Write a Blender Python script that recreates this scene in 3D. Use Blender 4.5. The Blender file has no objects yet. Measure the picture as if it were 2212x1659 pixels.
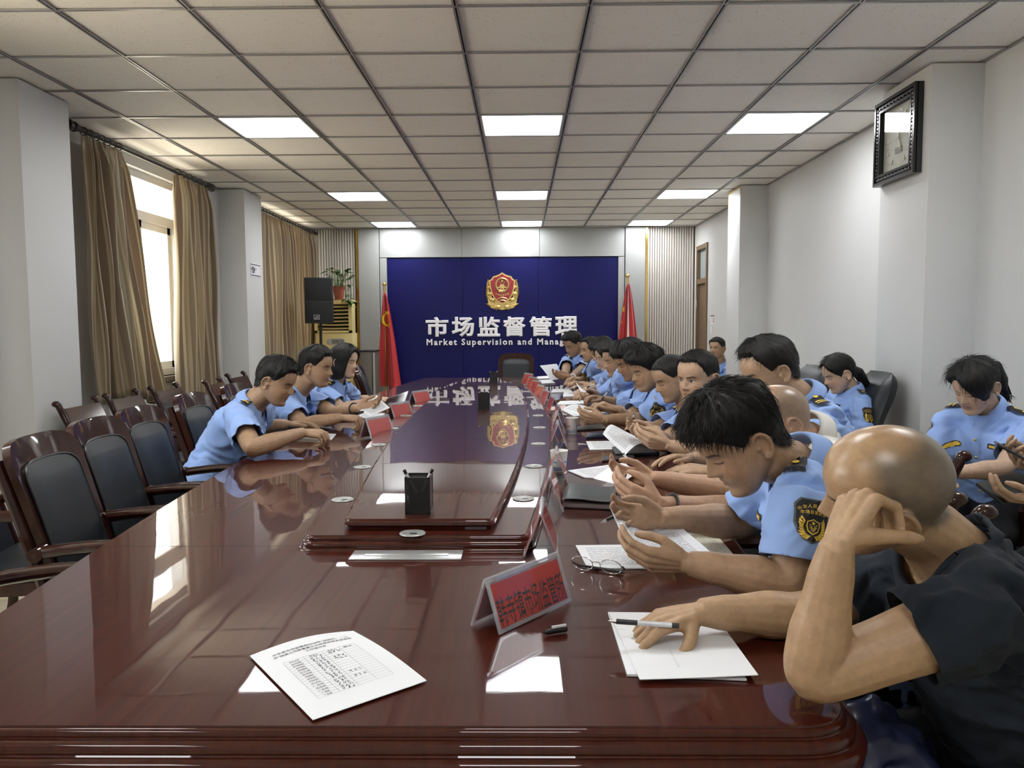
import bpy, bmesh, math, random
import numpy as np
from mathutils import Vector, Matrix, Euler
from mathutils.bvhtree import BVHTree

PI = math.pi
scene = bpy.context.scene
COL = scene.collection
rnd = random.Random(7)

# ---------------------------------------------------------------- camera, world, exposure
FPX, CAMZ = 1685.5, 1.36
def _cam_matrix():
    a, b, c = -.07517, .01249, .00528
    ca, sa, cb, sb, cc, sc = math.cos(a), math.sin(a), math.cos(b), math.sin(b), math.cos(c), math.sin(c)
    Rx = np.array([[1, 0, 0], [0, ca, -sa], [0, sa, ca]])
    Rz = np.array([[cb, -sb, 0], [sb, cb, 0], [0, 0, 1]])
    Ry = np.array([[cc, 0, sc], [0, 1, 0], [-sc, 0, cc]])
    return Rz @ Rx @ Ry
RM = _cam_matrix()
cam = bpy.data.cameras.new('camera')
cam.sensor_fit = 'HORIZONTAL'; cam.sensor_width = 36; cam.lens = FPX / 2212 * 36
cam.clip_start = .02; cam.clip_end = 200
camo = bpy.data.objects.new('camera', cam); COL.objects.link(camo)
camo.matrix_world = Matrix(((RM[0, 0], RM[0, 2], -RM[0, 1], 0), (RM[1, 0], RM[1, 2], -RM[1, 1], 0),
                            (RM[2, 0], RM[2, 2], -RM[2, 1], CAMZ), (0, 0, 0, 1)))
scene.camera = camo

world = bpy.data.worlds.new('world'); scene.world = world; world.use_nodes = True
nt = world.node_tree; nt.nodes.clear()
_o = nt.nodes.new('ShaderNodeOutputWorld'); _b = nt.nodes.new('ShaderNodeBackground')
_g = nt.nodes.new('ShaderNodeTexCoord'); _s = nt.nodes.new('ShaderNodeSeparateXYZ'); _r = nt.nodes.new('ShaderNodeValToRGB')
nt.links.new(_g.outputs['Generated'], _s.inputs[0])
_m = nt.nodes.new('ShaderNodeMath'); _m.operation = 'MULTIPLY_ADD'; _m.inputs[1].default_value = .5; _m.inputs[2].default_value = .5
nt.links.new(_s.outputs[2], _m.inputs[0]); nt.links.new(_m.outputs[0], _r.inputs[0])
_r.color_ramp.elements[0].position = .47; _r.color_ramp.elements[0].color = (.95, .84, .64, 1)   # sunlit yard below the horizon
_r.color_ramp.elements[1].position = .53; _r.color_ramp.elements[1].color = (.95, .99, 1, 1)     # bright hazy sky
nt.links.new(_r.outputs[0], _b.inputs[0]); nt.links.new(_b.outputs[0], _o.inputs[0])
_b.inputs[1].default_value = 4.7
PANEL_W = 10.5                      # emission of the ceiling panels
vs = scene.view_settings
vs.view_transform = 'Standard'; vs.look = 'None'; vs.gamma = 1; vs.use_curve_mapping = False
vs.exposure = 0.86
scene.cycles.max_bounces = 9; scene.cycles.diffuse_bounces = 5; scene.cycles.transmission_bounces = 8; scene.cycles.transparent_max_bounces = 12
scene.cycles.caustics_reflective = False; scene.cycles.caustics_refractive = False
scene.cycles.sample_clamp_indirect = 8

# ---------------------------------------------------------------- survey: rays of the calibrated camera onto known planes
def ray(u, v):
    return RM @ np.array([(u - 1106) / FPX, 1, -(v - 829.5) / FPX])
def atz(u, v, z=.76):
    d = ray(u, v); t = (z - CAMZ) / d[2]; return Vector((t * d[0], t * d[1], z))
def aty(u, v, y):
    d = ray(u, v); t = y / d[1]; return Vector((t * d[0], y, CAMZ + t * d[2]))
def atx(u, v, x):
    d = ray(u, v); t = x / d[0]; return Vector((x, t * d[1], CAMZ + t * d[2]))

# ---------------------------------------------------------------- mesh helpers
class MB:
    def __init__(s): s.v = []; s.f = []; s.m = []; s.uv = None
    def add(s, vs, fs, mat=0):
        n = len(s.v); s.v.extend(tuple(map(float, p)) for p in vs)
        for f in fs: s.f.append(tuple(i + n for i in f)); s.m.append(mat)
        return s
    def box(s, x0, x1, y0, y1, z0, z1, mat=0, M=None):
        p = [Vector((x, y, z)) for z in (z0, z1) for y in (y0, y1) for x in (x0, x1)]
        if M is not None: p = [M @ q for q in p]
        return s.add(p, [(0, 2, 3, 1), (4, 5, 7, 6), (0, 1, 5, 4), (2, 6, 7, 3), (0, 4, 6, 2), (1, 3, 7, 5)], mat)
    def rbox(s, x0, x1, y0, y1, z0, z1, r=.005, mat=0, M=None, seg=2):
        bm = bmesh.new(); bmesh.ops.create_cube(bm, size=1)
        for v in bm.verts: v.co = Vector(((x0 + x1) / 2 + v.co.x * (x1 - x0), (y0 + y1) / 2 + v.co.y * (y1 - y0), (z0 + z1) / 2 + v.co.z * (z1 - z0)))
        bmesh.ops.bevel(bm, geom=bm.edges[:], offset=r, segments=seg, profile=.5, affect='EDGES')
        return s.addbm(bm, mat, M)
    def addbm(s, bm, mat=0, M=None):
        bm.verts.ensure_lookup_table(); bm.verts.index_update()
        vs = [M @ v.co if M is not None else v.co for v in bm.verts]
        s.add(vs, [[v.index for v in f.verts] for f in bm.faces], mat); bm.free(); return s
    def tube(s, path, rad, n=10, mat=0, cap=True, flat=None, up=None):
        """round tube along a path; rad scalar or list; flat=(a,b) scales the section along side / up"""
        path = [Vector(p) for p in path]; k = len(path)
        rad = [rad] * k if not hasattr(rad, '__len__') else rad
        ref = Vector(up) if up is not None else None
        vs, fs = [], []; N = None
        for i, p in enumerate(path):
            t = (path[min(i + 1, k - 1)] - path[max(i - 1, 0)])
            t = t.normalized() if t.length > 1e-9 else Vector((0, 0, 1))
            if ref is not None: N = ref - t * ref.dot(t); N.normalize()
            elif N is None:
                a = Vector((0, 0, 1)) if abs(t.z) < .9 else Vector((1, 0, 0)); N = (a - t * a.dot(t)).normalized()
            else:
                N = N - t * N.dot(t); N = N.normalized() if N.length > 1e-6 else t.orthogonal().normalized()
            B = t.cross(N)
            ra, rb = rad[i] if hasattr(rad[i], '__len__') else (rad[i], rad[i])
            if flat: ra, rb = ra * flat[0], rb * flat[1]
            for j in range(n):
                a = 2 * PI * j / n; vs.append(p + B * (ra * math.cos(a)) + N * (rb * math.sin(a)))
        for i in range(k - 1):
            for j in range(n):
                j2 = (j + 1) % n; fs.append((i * n + j, i * n + j2, (i + 1) * n + j2, (i + 1) * n + j))
        if cap: fs.append(tuple(range(n))[::-1]); fs.append(tuple((k - 1) * n + j for j in range(n)))
        return s.add(vs, fs, mat)
    def lathe(s, prof, c=(0, 0, 0), n=20, mat=0, M=None):
        vs, fs = [], []; c = Vector(c)
        for r, z in prof:
            for j in range(n):
                a = 2 * PI * j / n; q = Vector((r * math.cos(a), r * math.sin(a), z)); vs.append((M @ q if M is not None else q) + c)
        for i in range(len(prof) - 1):
            for j in range(n):
                j2 = (j + 1) % n; fs.append((i * n + j, i * n + j2, (i + 1) * n + j2, (i + 1) * n + j))
        if prof[0][0] > 1e-6: fs.append(tuple(range(n))[::-1])
        if prof[-1][0] > 1e-6: fs.append(tuple((len(prof) - 1) * n + j for j in range(n)))
        return s.add(vs, fs, mat)
    def grid(s, fn, nu, nv, mat=0, flip=False, wrap=False):
        vs = [fn(i / nu, j / nv) for j in range(nv + 1) for i in range(nu + 1)]; fs = []
        for j in range(nv):
            for i in range(nu):
                a = j * (nu + 1) + i; q = (a, a + 1, a + nu + 2, a + nu + 1); fs.append(q[::-1] if flip else q)
        return s.add(vs, fs, mat)
    def prism(s, poly, z0, z1, mat=0, M=None):
        n = len(poly); p = [Vector((x, y, z)) for z in (z0, z1) for x, y in poly]
        if M is not None: p = [M @ q for q in p]
        return s.add(p, [tuple(range(n))[::-1], tuple(range(n, 2 * n))] + [(i, (i + 1) % n, n + (i + 1) % n, n + i) for i in range(n)], mat)
    def sphere(s, c, r, n=12, m=8, mat=0, sc=(1, 1, 1), M=None):
        prof = [(math.sin(PI * i / m) * r if 0 < i < m else 0, -math.cos(PI * i / m) * r) for i in range(m + 1)]
        D = Matrix.Diagonal(sc).to_4x4(); D = (M.to_4x4() @ D) if M is not None else D
        return s.lathe(prof, c, n, mat, D)
    def mesh(s, name, smooth=40):
        me = bpy.data.meshes.new(name); me.from_pydata(s.v, [], s.f)
        if s.m and max(s.m) > 0: me.polygons.foreach_set('material_index', s.m)
        if smooth: 
            me.polygons.foreach_set('use_smooth', [True] * len(s.f)); me.update()
            if smooth < 179: me.set_sharp_from_angle(angle=math.radians(smooth))
        me.update(); return me
    def build(s, name, mats, parent=None, smooth=40, merge=False):
        me = s.mesh(name, smooth)
        if merge:
            bm = bmesh.new(); bm.from_mesh(me); bmesh.ops.remove_doubles(bm, verts=bm.verts, dist=1e-5); bm.to_mesh(me); bm.free()
        return mkobj(name, me, mats, parent)

def mkobj(name, me, mats, parent=None):
    if not isinstance(mats, (list, tuple)): mats = [mats]
    if not len(me.materials):
        for m in mats: me.materials.append(m)
    o = bpy.data.objects.new(name, me); COL.objects.link(o)
    if parent is not None: o.parent = parent
    return o
def empty(name, loc=(0, 0, 0), rz=0):
    o = bpy.data.objects.new(name, None); COL.objects.link(o); o.location = loc; o.rotation_euler = (0, 0, rz); o.empty_display_size = .1
    return o
def tag(o, label, cat, group=None, kind=None):
    o['label'] = label; o['category'] = cat
    if group: o['group'] = group
    if kind: o['kind'] = kind
    return o
def thing(name, label, cat, loc=(0, 0, 0), rz=0, group=None): return tag(empty(name, loc, rz), label, cat, group)
def struct(o): o['kind'] = 'structure'; return o
def copy_tree(o, parent=None):
    c = o.copy(); COL.objects.link(c)
    if parent is not None: c.parent = parent
    for ch in list(o.children): copy_tree(ch, c)
    return c
def frame(o, x, y, z=None):
    """matrix with columns x,y,(x cross y) at o"""
    x = Vector(x).normalized(); y = Vector(y); y = (y - x * y.dot(x)).normalized(); z = x.cross(y)
    return Matrix(((x.x, y.x, z.x, o[0]), (x.y, y.y, z.y, o[1]), (x.z, y.z, z.z, o[2]), (0, 0, 0, 1)))
_tc = {}
def text_geo(body, offset=0.0):
    """2-D glyph triangles of a string set in the built-in font: (verts Nx2, faces), lower-left at 0,0, height of 1 em"""
    k = (body, offset)
    if k not in _tc:
        c = bpy.data.curves.new('t', 'FONT'); c.body = body; c.offset = offset; c.resolution_u = 2; c.fill_mode = 'FRONT'
        o = bpy.data.objects.new('t', c); COL.objects.link(o)
        me = bpy.data.meshes.new_from_object(o.evaluated_get(bpy.context.evaluated_depsgraph_get()))
        _tc[k] = ([(v.co.x, v.co.y) for v in me.vertices], [tuple(p.vertices) for p in me.polygons])
        bpy.data.objects.remove(o); bpy.data.meshes.remove(me); bpy.data.curves.remove(c)
    return _tc[k]
def text_solid(body, size, depth, offset=0.0, bold=0.0):
    """raised letter mesh, face towards +z, xy plane"""
    c = bpy.data.curves.new('t', 'FONT'); c.body = body; c.offset = offset; c.resolution_u = 2; c.extrude = depth / 2 / size; c.size = 1
    c.bevel_depth = bold; c.bevel_resolution = 0
    o = bpy.data.objects.new('t', c); COL.objects.link(o)
    me = bpy.data.meshes.new_from_object(o.evaluated_get(bpy.context.evaluated_depsgraph_get()))
    vs = [(v.co.x * size, v.co.y * size, v.co.z * size) for v in me.vertices]; fs = [tuple(p.vertices) for p in me.polygons]
    bpy.data.objects.remove(o); bpy.data.meshes.remove(me); bpy.data.curves.remove(c)
    return vs, fs

# ---------------------------------------------------------------- materials
def srgb(r, g, b): return tuple((c / 255 / 12.92) if c / 255 <= .04045 else ((c / 255 + .055) / 1.055) ** 2.4 for c in (r, g, b)) + (1,)
MATS = {}
def mat(name, color=(.8, .8, .8, 1), rough=.5, metal=0, coat=0, coat_rough=.03, spec=.5, trans=0, ior=1.5, emit=None, estr=0, alpha=1,
        noise=None, bump=None, sheen=0, sss=0):
    """noise=(scale, amount, stretch) varies the colour; bump=(scale, strength, distance, stretch)"""
    m = bpy.data.materials.new(name); m.use_nodes = True; MATS[name] = m
    n = m.node_tree.nodes; l = m.node_tree.links; p = n['Principled BSDF']
    if len(color) == 3: color = tuple(color) + (1,)
    p.inputs['Base Color'].default_value = color; p.inputs['Roughness'].default_value = rough; p.inputs['Metallic'].default_value = metal
    p.inputs['Coat Weight'].default_value = coat; p.inputs['Coat Roughness'].default_value = coat_rough
    p.inputs['Specular IOR Level'].default_value = spec; p.inputs['Transmission Weight'].default_value = trans; p.inputs['IOR'].default_value = ior
    p.inputs['Alpha'].default_value = alpha; p.inputs['Sheen Weight'].default_value = sheen
    if sss: p.inputs['Subsurface Weight'].default_value = sss; p.inputs['Subsurface Radius'].default_value = (.012, .005, .003); p.inputs['Subsurface Scale'].default_value = 1
    if emit: p.inputs['Emission Color'].default_value = emit; p.inputs['Emission Strength'].default_value = estr
    def mapped(scale, stretch):
        tc = n.new('ShaderNodeTexCoord'); mp = n.new('ShaderNodeMapping'); mp.inputs['Scale'].default_value = [scale * k for k in stretch]
        l.new(tc.outputs['Object'], mp.inputs[0]); t = n.new('ShaderNodeTexNoise'); t.inputs['Scale'].default_value = 1; t.inputs['Detail'].default_value = 5
        l.new(mp.outputs[0], t.inputs['Vector']); return t
    if noise:
        t = mapped(noise[0], noise[2] if len(noise) > 2 else (1, 1, 1)); r = n.new('ShaderNodeValToRGB')
        a = noise[1]; r.color_ramp.elements[0].position = .3; r.color_ramp.elements[1].position = .7
        r.color_ramp.elements[0].color = tuple(c * (1 - a) for c in color[:3]) + (1,); r.color_ramp.elements[1].color = tuple(min(1, c * (1 + a)) for c in color[:3]) + (1,)
        l.new(t.outputs['Fac'], r.inputs[0]); l.new(r.outputs[0], p.inputs['Base Color'])
    if bump:
        t = mapped(bump[0], bump[3] if len(bump) > 3 else (1, 1, 1)); b = n.new('ShaderNodeBump')
        b.inputs['Strength'].default_value = bump[1]; b.inputs['Distance'].default_value = bump[2]
        l.new(t.outputs['Fac'], b.inputs['Height']); l.new(b.outputs[0], p.inputs['Normal'])
        if coat: l.new(b.outputs[0], p.inputs['Coat Normal'])
    return m
def attr_mat(name, rough=.5, sss=0, bump=None, spec=.5):
    """base colour from the mesh's own pigment attribute 'pigment'"""
    m = mat(name, rough=rough, sss=sss, bump=bump, spec=spec); n = m.node_tree.nodes; l = m.node_tree.links
    a = n.new('ShaderNodeAttribute'); a.attribute_name = 'pigment'; g = n.new('ShaderNodeTexCoord'); t = n.new('ShaderNodeTexNoise'); t.inputs['Scale'].default_value = 55; t.inputs['Detail'].default_value = 8; t.inputs['Roughness'].default_value = .65; l.new(g.outputs['Object'], t.inputs['Vector'])
    r = n.new('ShaderNodeMapRange'); r.inputs['From Min'].default_value = .3; r.inputs['From Max'].default_value = .7; r.inputs['To Min'].default_value = .84; r.inputs['To Max'].default_value = 1.12; l.new(t.outputs['Fac'], r.inputs['Value'])
    mu = n.new('ShaderNodeVectorMath'); mu.operation = 'SCALE'; l.new(a.outputs['Color'], mu.inputs[0]); l.new(r.outputs[0], mu.inputs['Scale'])
    l.new(mu.outputs[0], n['Principled BSDF'].inputs['Base Color']); l.new(a.outputs['Alpha'], n['Principled BSDF'].inputs['Roughness'])
    return m

M_wall = mat('wall_paint', (.63, .638, .64), .55, bump=(60, .12, .002), noise=(1.3, .025))
M_tile = mat('ceiling_tile_board', (.87, .845, .79), .75)
def _tile_specks():
    m = M_tile; n = m.node_tree.nodes; l = m.node_tree.links; p = n['Principled BSDF']
    g = n.new('ShaderNodeNewGeometry'); mp = n.new('ShaderNodeMapping'); mp.inputs['Scale'].default_value = (70, 90, 70)
    l.new(g.outputs['Position'], mp.inputs[0]); v = n.new('ShaderNodeTexVoronoi'); v.inputs['Scale'].default_value = 1; v.inputs['Randomness'].default_value = 1
    l.new(mp.outputs[0], v.inputs['Vector'])
    w = n.new('ShaderNodeTexNoise'); w.inputs['Scale'].default_value = 30; l.new(g.outputs['Position'], w.inputs['Vector'])
    a = n.new('ShaderNodeMath'); a.operation = 'MULTIPLY'; l.new(w.outputs['Fac'], a.inputs[0]); a.inputs[1].default_value = .36
    c = n.new('ShaderNodeMath'); c.operation = 'LESS_THAN'; l.new(v.outputs['Distance'], c.inputs[0]); l.new(a.outputs[0], c.inputs[1])
    d = n.new('ShaderNodeTexNoise'); d.inputs['Scale'].default_value = 12; l.new(g.outputs['Position'], d.inputs['Vector'])
    e = n.new('ShaderNodeMath'); e.operation = 'GREATER_THAN'; l.new(d.outputs['Fac'], e.inputs[0]); e.inputs[1].default_value = .5
    f = n.new('ShaderNodeMath'); f.operation = 'MULTIPLY'; l.new(c.outputs[0], f.inputs[0]); l.new(e.outputs[0], f.inputs[1])
    mx = n.new('ShaderNodeMix'); mx.data_type = 'RGBA'; l.new(f.outputs[0], mx.inputs['Factor'])
    mx.inputs['A'].default_value = (.87, .845, .79, 1); mx.inputs['B'].default_value = (.5, .45, .38, 1); l.new(mx.outputs['Result'], p.inputs['Base Color'])
_tile_specks()
M_tbar = mat('ceiling_rail_steel', (.36, .36, .37), .35, metal=.6)
M_black = mat('black_plastic', (.012, .012, .013), .4)
M_dark = mat('dark_gap', (.02, .02, .02), .8)
M_floor = mat('floor_tile_ceramic', srgb(205, 194, 168), .25, noise=(8, .08))
M_diff = mat('panel_diffuser', (.9, .9, .9), .5, emit=(.97, .985, 1, 1), estr=PANEL_W)
M_white = mat('white_plastic', (.80, .81, .80), .35)
M_frame = mat('window_pvc', (.78, .78, .76), .3)
def thin_glass(name, tint=(1, 1, 1, 1), rough=.0, base=.05, edge=.6, haze=0):
    """clear sheet: see-through with a mirror share that grows towards grazing view; haze adds a little white body"""
    m = bpy.data.materials.new(name); m.use_nodes = True; MATS[name] = m; n = m.node_tree.nodes; l = m.node_tree.links; n.clear()
    o = n.new('ShaderNodeOutputMaterial'); t = n.new('ShaderNodeBsdfTransparent'); g = n.new('ShaderNodeBsdfGlossy'); x = n.new('ShaderNodeMixShader')
    t.inputs[0].default_value = tint; g.inputs['Roughness'].default_value = rough; f = n.new('ShaderNodeFresnel'); f.inputs[0].default_value = 1.45
    r = n.new('ShaderNodeMapRange'); r.inputs['To Min'].default_value = max(0, base - .034); r.inputs['To Max'].default_value = min(1, edge + .2); l.new(f.outputs[0], r.inputs['Value'])
    gi = n.new('ShaderNodeNewGeometry'); fb = n.new('ShaderNodeMath'); fb.operation = 'SUBTRACT'; fb.inputs[0].default_value = 1; l.new(gi.outputs['Backfacing'], fb.inputs[1])
    fm = n.new('ShaderNodeMath'); fm.operation = 'MULTIPLY'; l.new(r.outputs[0], fm.inputs[0]); l.new(fb.outputs[0], fm.inputs[1])
    l.new(fm.outputs[0], x.inputs[0]); l.new(t.outputs[0], x.inputs[1]); l.new(g.outputs[0], x.inputs[2]); last = x
    if haze:
        d = n.new('ShaderNodeBsdfDiffuse'); d.inputs[0].default_value = (.9, .9, .93, 1); y = n.new('ShaderNodeMixShader'); y.inputs[0].default_value = haze
        l.new(x.outputs[0], y.inputs[1]); l.new(d.outputs[0], y.inputs[2]); last = y
    l.new(last.outputs[0], o.inputs[0]); return m
M_glass = thin_glass('window_glass')
M_sheetcover = thin_glass('acrylic_cover', (1, 1, 1, 1), .03, .04, .85, .015)
M_sill = mat('dark_stone_sill', srgb(98, 88, 74), .4, noise=(20, .25))
M_blue = mat('blue_panel_paint', (.0045, .0055, .088), .38, spec=.25, bump=(300, .05, .0005))
M_grey = mat('grey_aluminium_panel', (.40, .412, .41), .42, metal=.25)
M_slat = mat('slat_wood_pale', (.60, .56, .51), .5, noise=(3, .08, (8, 8, .6)))
M_slatback = mat('slat_backing', (.10, .085, .07), .7)
M_gold = mat('polished_brass', (.80, .56, .16), .18, metal=1)
M_emgold = mat('emblem_gold', (.78, .58, .22), .3, metal=.85)
M_emred = mat('emblem_red', (.32, .012, .018), .25, coat=.6, bump=(60, .3, .004))
M_letter = mat('letter_white', (.86, .86, .9), .35)
M_doorwood = mat('door_brown', srgb(112, 92, 70), .5, noise=(4, .15, (6, 6, .5)))
M_rod = mat('rod_black', (.018, .016, .015), .35)
M_chrome = mat('chrome', (.75, .75, .76), .15, metal=1)
M_leather = mat('black_leather', (.012, .015, .019), .42, spec=.35, bump=(220, .25, .0012))
M_paper = mat('paper_white', (.80, .82, .85), .65)
M_cream = mat('notebook_page', (.78, .76, .62), .7)
M_ink = mat('ink_black', (.03, .03, .035), .6)
M_pencil = mat('ink_grey', (.25, .25, .27), .7)
M_red = mat('red_card', (.52, .035, .028), .5)
M_redglossy = mat('flag_red', (.50, .012, .016), .55, sheen=.3)
M_yellow = mat('flag_yellow', (.85, .68, .02), .5)
M_acrylic = thin_glass('clear_acrylic', (.94, .94, .96, 1), .04, .12, .8, .16)
M_ac = mat('ac_cream', srgb(222, 204, 140), .4)
M_acslat = mat('ac_louver', srgb(190, 172, 112), .45)
M_lcd = mat('lcd_grey', srgb(120, 124, 116), .3)
M_silver = mat('silver_plastic', (.50, .50, .50), .35, metal=.4)
M_green = mat('leaf_green', (.045, .16, .02), .4, noise=(30, .4))
M_stem = mat('stem_green', (.12, .22, .05), .5)
M_pot = mat('terracotta', (.32, .09, .06), .7)
M_cab = mat('cabinet_grey', srgb(104, 100, 92), .4)

def wood_mat(name, dark, light, scale, coat=1.0, rough=.35, cr=.02, scratch=0):
    m = mat(name, dark, rough, coat=coat, coat_rough=cr, spec=.08); m.node_tree.nodes['Principled BSDF'].inputs['Coat IOR'].default_value = 1.42; n = m.node_tree.nodes; l = m.node_tree.links; p = n['Principled BSDF']
    g = n.new('ShaderNodeTexCoord'); mp = n.new('ShaderNodeMapping'); mp.inputs['Scale'].default_value = scale; l.new(g.outputs['Object'], mp.inputs[0])
    t = n.new('ShaderNodeTexNoise'); t.inputs['Scale'].default_value = 1; t.inputs['Detail'].default_value = 6; t.inputs['Distortion'].default_value = .6
    l.new(mp.outputs[0], t.inputs['Vector']); r = n.new('ShaderNodeValToRGB'); r.color_ramp.elements[0].position = .35; r.color_ramp.elements[1].position = .72
    r.color_ramp.elements[0].color = tuple(dark) + (1,); r.color_ramp.elements[1].color = tuple(light) + (1,)
    l.new(t.outputs['Fac'], r.inputs[0]); l.new(r.outputs[0], p.inputs['Base Color'])
    if scratch:
        w = n.new('ShaderNodeTexNoise'); w.inputs['Scale'].default_value = 2.2; w.inputs['Detail'].default_value = 2; l.new(g.outputs['Object'], w.inputs['Vector'])
        w2 = n.new('ShaderNodeTexNoise'); w2.inputs['Scale'].default_value = 1; w2.inputs['Detail'].default_value = 3
        mp2 = n.new('ShaderNodeMapping'); mp2.inputs['Scale'].default_value = (30, 260, 30); mp2.inputs['Rotation'].default_value = (0, 0, .05); l.new(g.outputs['Object'], mp2.inputs[0]); l.new(mp2.outputs[0], w2.inputs['Vector'])
        ad = n.new('ShaderNodeMath'); ad.operation = 'MULTIPLY_ADD'; l.new(w2.outputs['Fac'], ad.inputs[0]); ad.inputs[1].default_value = .0012; 
        ml = n.new('ShaderNodeMath'); ml.operation = 'MULTIPLY'; l.new(w.outputs['Fac'], ml.inputs[0]); ml.inputs[1].default_value = .35; l.new(ml.outputs[0], ad.inputs[2])
        b = n.new('ShaderNodeBump'); b.inputs['Strength'].default_value = 1; b.inputs['Distance'].default_value = scratch; l.new(ad.outputs[0], b.inputs['Height'])
        l.new(b.outputs[0], p.inputs['Coat Normal']); l.new(b.outputs[0], p.inputs['Normal'])
        rr = n.new('ShaderNodeMapRange'); rr.inputs['From Min'].default_value = .4; rr.inputs['From Max'].default_value = .75; rr.inputs['To Min'].default_value = .006; rr.inputs['To Max'].default_value = .03
        w3 = n.new('ShaderNodeTexNoise'); w3.inputs['Scale'].default_value = 5; w3.inputs['Detail'].default_value = 8; l.new(g.outputs['Object'], w3.inputs['Vector'])
        l.new(w3.outputs['Fac'], rr.inputs['Value']); l.new(rr.outputs[0], p.inputs['Coat Roughness'])
    return m
M_table = wood_mat('mahogany_table', (.044, .0070, .0036), (.066, .0115, .0055), (55, 1.6, 20), cr=.03, scratch=.0032)
M_tabx = wood_mat('mahogany_cross', (.044, .0070, .0036), (.066, .0115, .0055), (1.6, 55, 20), cr=.03, scratch=.0028)
M_chair = wood_mat('mahogany_chair', (.022, .0065, .0045), (.042, .012, .007), (30, 30, 3), cr=.05)
M_chairback = wood_mat('brown_chair_wood', (.055, .028, .016), (.085, .045, .026), (30, 4, 30), cr=.1, coat=.5)

def print_mat(name, base, rows=34, ink=(.12, .12, .14, 1)):
    """paper with lines of small print laid out in its own UV space"""
    m = mat(name, base, .65); n = m.node_tree.nodes; l = m.node_tree.links; p = n['Principled BSDF']
    uv = n.new('ShaderNodeUVMap'); s = n.new('ShaderNodeSeparateXYZ'); l.new(uv.outputs[0], s.inputs[0])
    def math_(op, a, b):
        q = n.new('ShaderNodeMath'); q.operation = op
        for i, x in enumerate((a, b)):
            if x is None: continue
            if isinstance(x, (int, float)): q.inputs[i].default_value = x
            else: l.new(x, q.inputs[i])
        return q.outputs[0]
    rowv = math_('MULTIPLY', s.outputs[1], rows); fr = math_('FRACT', rowv, None); fl = math_('FLOOR', rowv, None)
    inrow = math_('LESS_THAN', fr, .5)
    cx = n.new('ShaderNodeCombineXYZ'); l.new(math_('MULTIPLY', s.outputs[0], 55), cx.inputs[0]); l.new(math_('MULTIPLY', fl, 7.3), cx.inputs[1])
    t = n.new('ShaderNodeTexNoise'); t.inputs['Scale'].default_value = 1; t.inputs['Detail'].default_value = 1; l.new(cx.outputs[0], t.inputs['Vector'])
    on = math_('GREATER_THAN', t.outputs['Fac'], .44)
    mg = math_('MULTIPLY', math_('GREATER_THAN', s.outputs[0], .12), math_('LESS_THAN', s.outputs[0], .88))
    mg = math_('MULTIPLY', mg, math_('MULTIPLY', math_('GREATER_THAN', s.outputs[1], .12), math_('LESS_THAN', s.outputs[1], .9)))
    f = math_('MULTIPLY', math_('MULTIPLY', inrow, on), mg)
    mx = n.new('ShaderNodeMix'); mx.data_type = 'RGBA'; l.new(f, mx.inputs['Factor']); mx.inputs['A'].default_value = tuple(base[:3]) + (1,); mx.inputs['B'].default_value = ink
    l.new(mx.outputs['Result'], p.inputs['Base Color']); return m
M_print = print_mat('printed_sheet', (.80, .82, .85), 38, (.36, .36, .38, 1))
M_lined = print_mat('lined_page', (.78, .76, .62), 22, (.45, .45, .42, 1))

def curtain_mat():
    m = mat('striped_curtain', rough=.5, sheen=.3); n = m.node_tree.nodes; l = m.node_tree.links; p = n['Principled BSDF']
    uv = n.new('ShaderNodeUVMap'); s = n.new('ShaderNodeSeparateXYZ'); l.new(uv.outputs[0], s.inputs[0])
    q = n.new('ShaderNodeMath'); q.operation = 'FRACT'; l.new(s.outputs[0], q.inputs[0])
    r = n.new('ShaderNodeValToRGB'); r.color_ramp.interpolation = 'CONSTANT'; l.new(q.outputs[0], r.inputs[0])
    stops = [(0, srgb(172, 156, 126)), (.22, srgb(212, 202, 172)), (.30, srgb(146, 128, 106)), (.52, srgb(198, 184, 152)), (.6, srgb(160, 140, 118)), (.78, srgb(216, 208, 182)), (.84, srgb(174, 158, 128))]
    e = r.color_ramp.elements; e[0].position = 0; e[0].color = stops[0][1]; e[1].position = stops[1][0]; e[1].color = stops[1][1]
    for a, c in stops[2:]:
        k = e.new(a); k.color = c
    l.new(r.outputs[0], p.inputs['Base Color'])
    tr = n.new('ShaderNodeBsdfTranslucent'); l.new(r.outputs[0], tr.inputs[0]); mx = n.new('ShaderNodeMixShader'); mx.inputs[0].default_value = .35
    o = n['Material Output']; l.new(p.outputs[0], mx.inputs[1]); l.new(tr.outputs[0], mx.inputs[2]); l.new(mx.outputs[0], o.inputs[0]); return m
M_curtain = curtain_mat()
# ================================================================ ROOM
XL, XR, YB, YN, ZC = -3.13, 2.54, 11.55, -1.6, 2.782
CLX, CRX = -2.86, 2.25            # faces of the wall columns
GX, GY = -.289, 5.398             # ceiling grid origin
floor = struct(MB().box(XL - .3, XR + .3, YN - .3, YB + .3, -.1, -.006).build('floor', M_dark))
_fm = MB().rbox(-.397, .397, -.397, .397, -.02, 0, .003).mesh('floor_tile'); _fm.materials.append(M_floor)
for i in range(8):
    for j in range(17):
        x, y = XL + .25 + .8 * i, YN + .2 + .8 * j
        if x > XR + .3 or y > YB + .3: continue
        mkobj('floor_tile', _fm, M_floor, floor).location = (x, y, 0)

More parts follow.
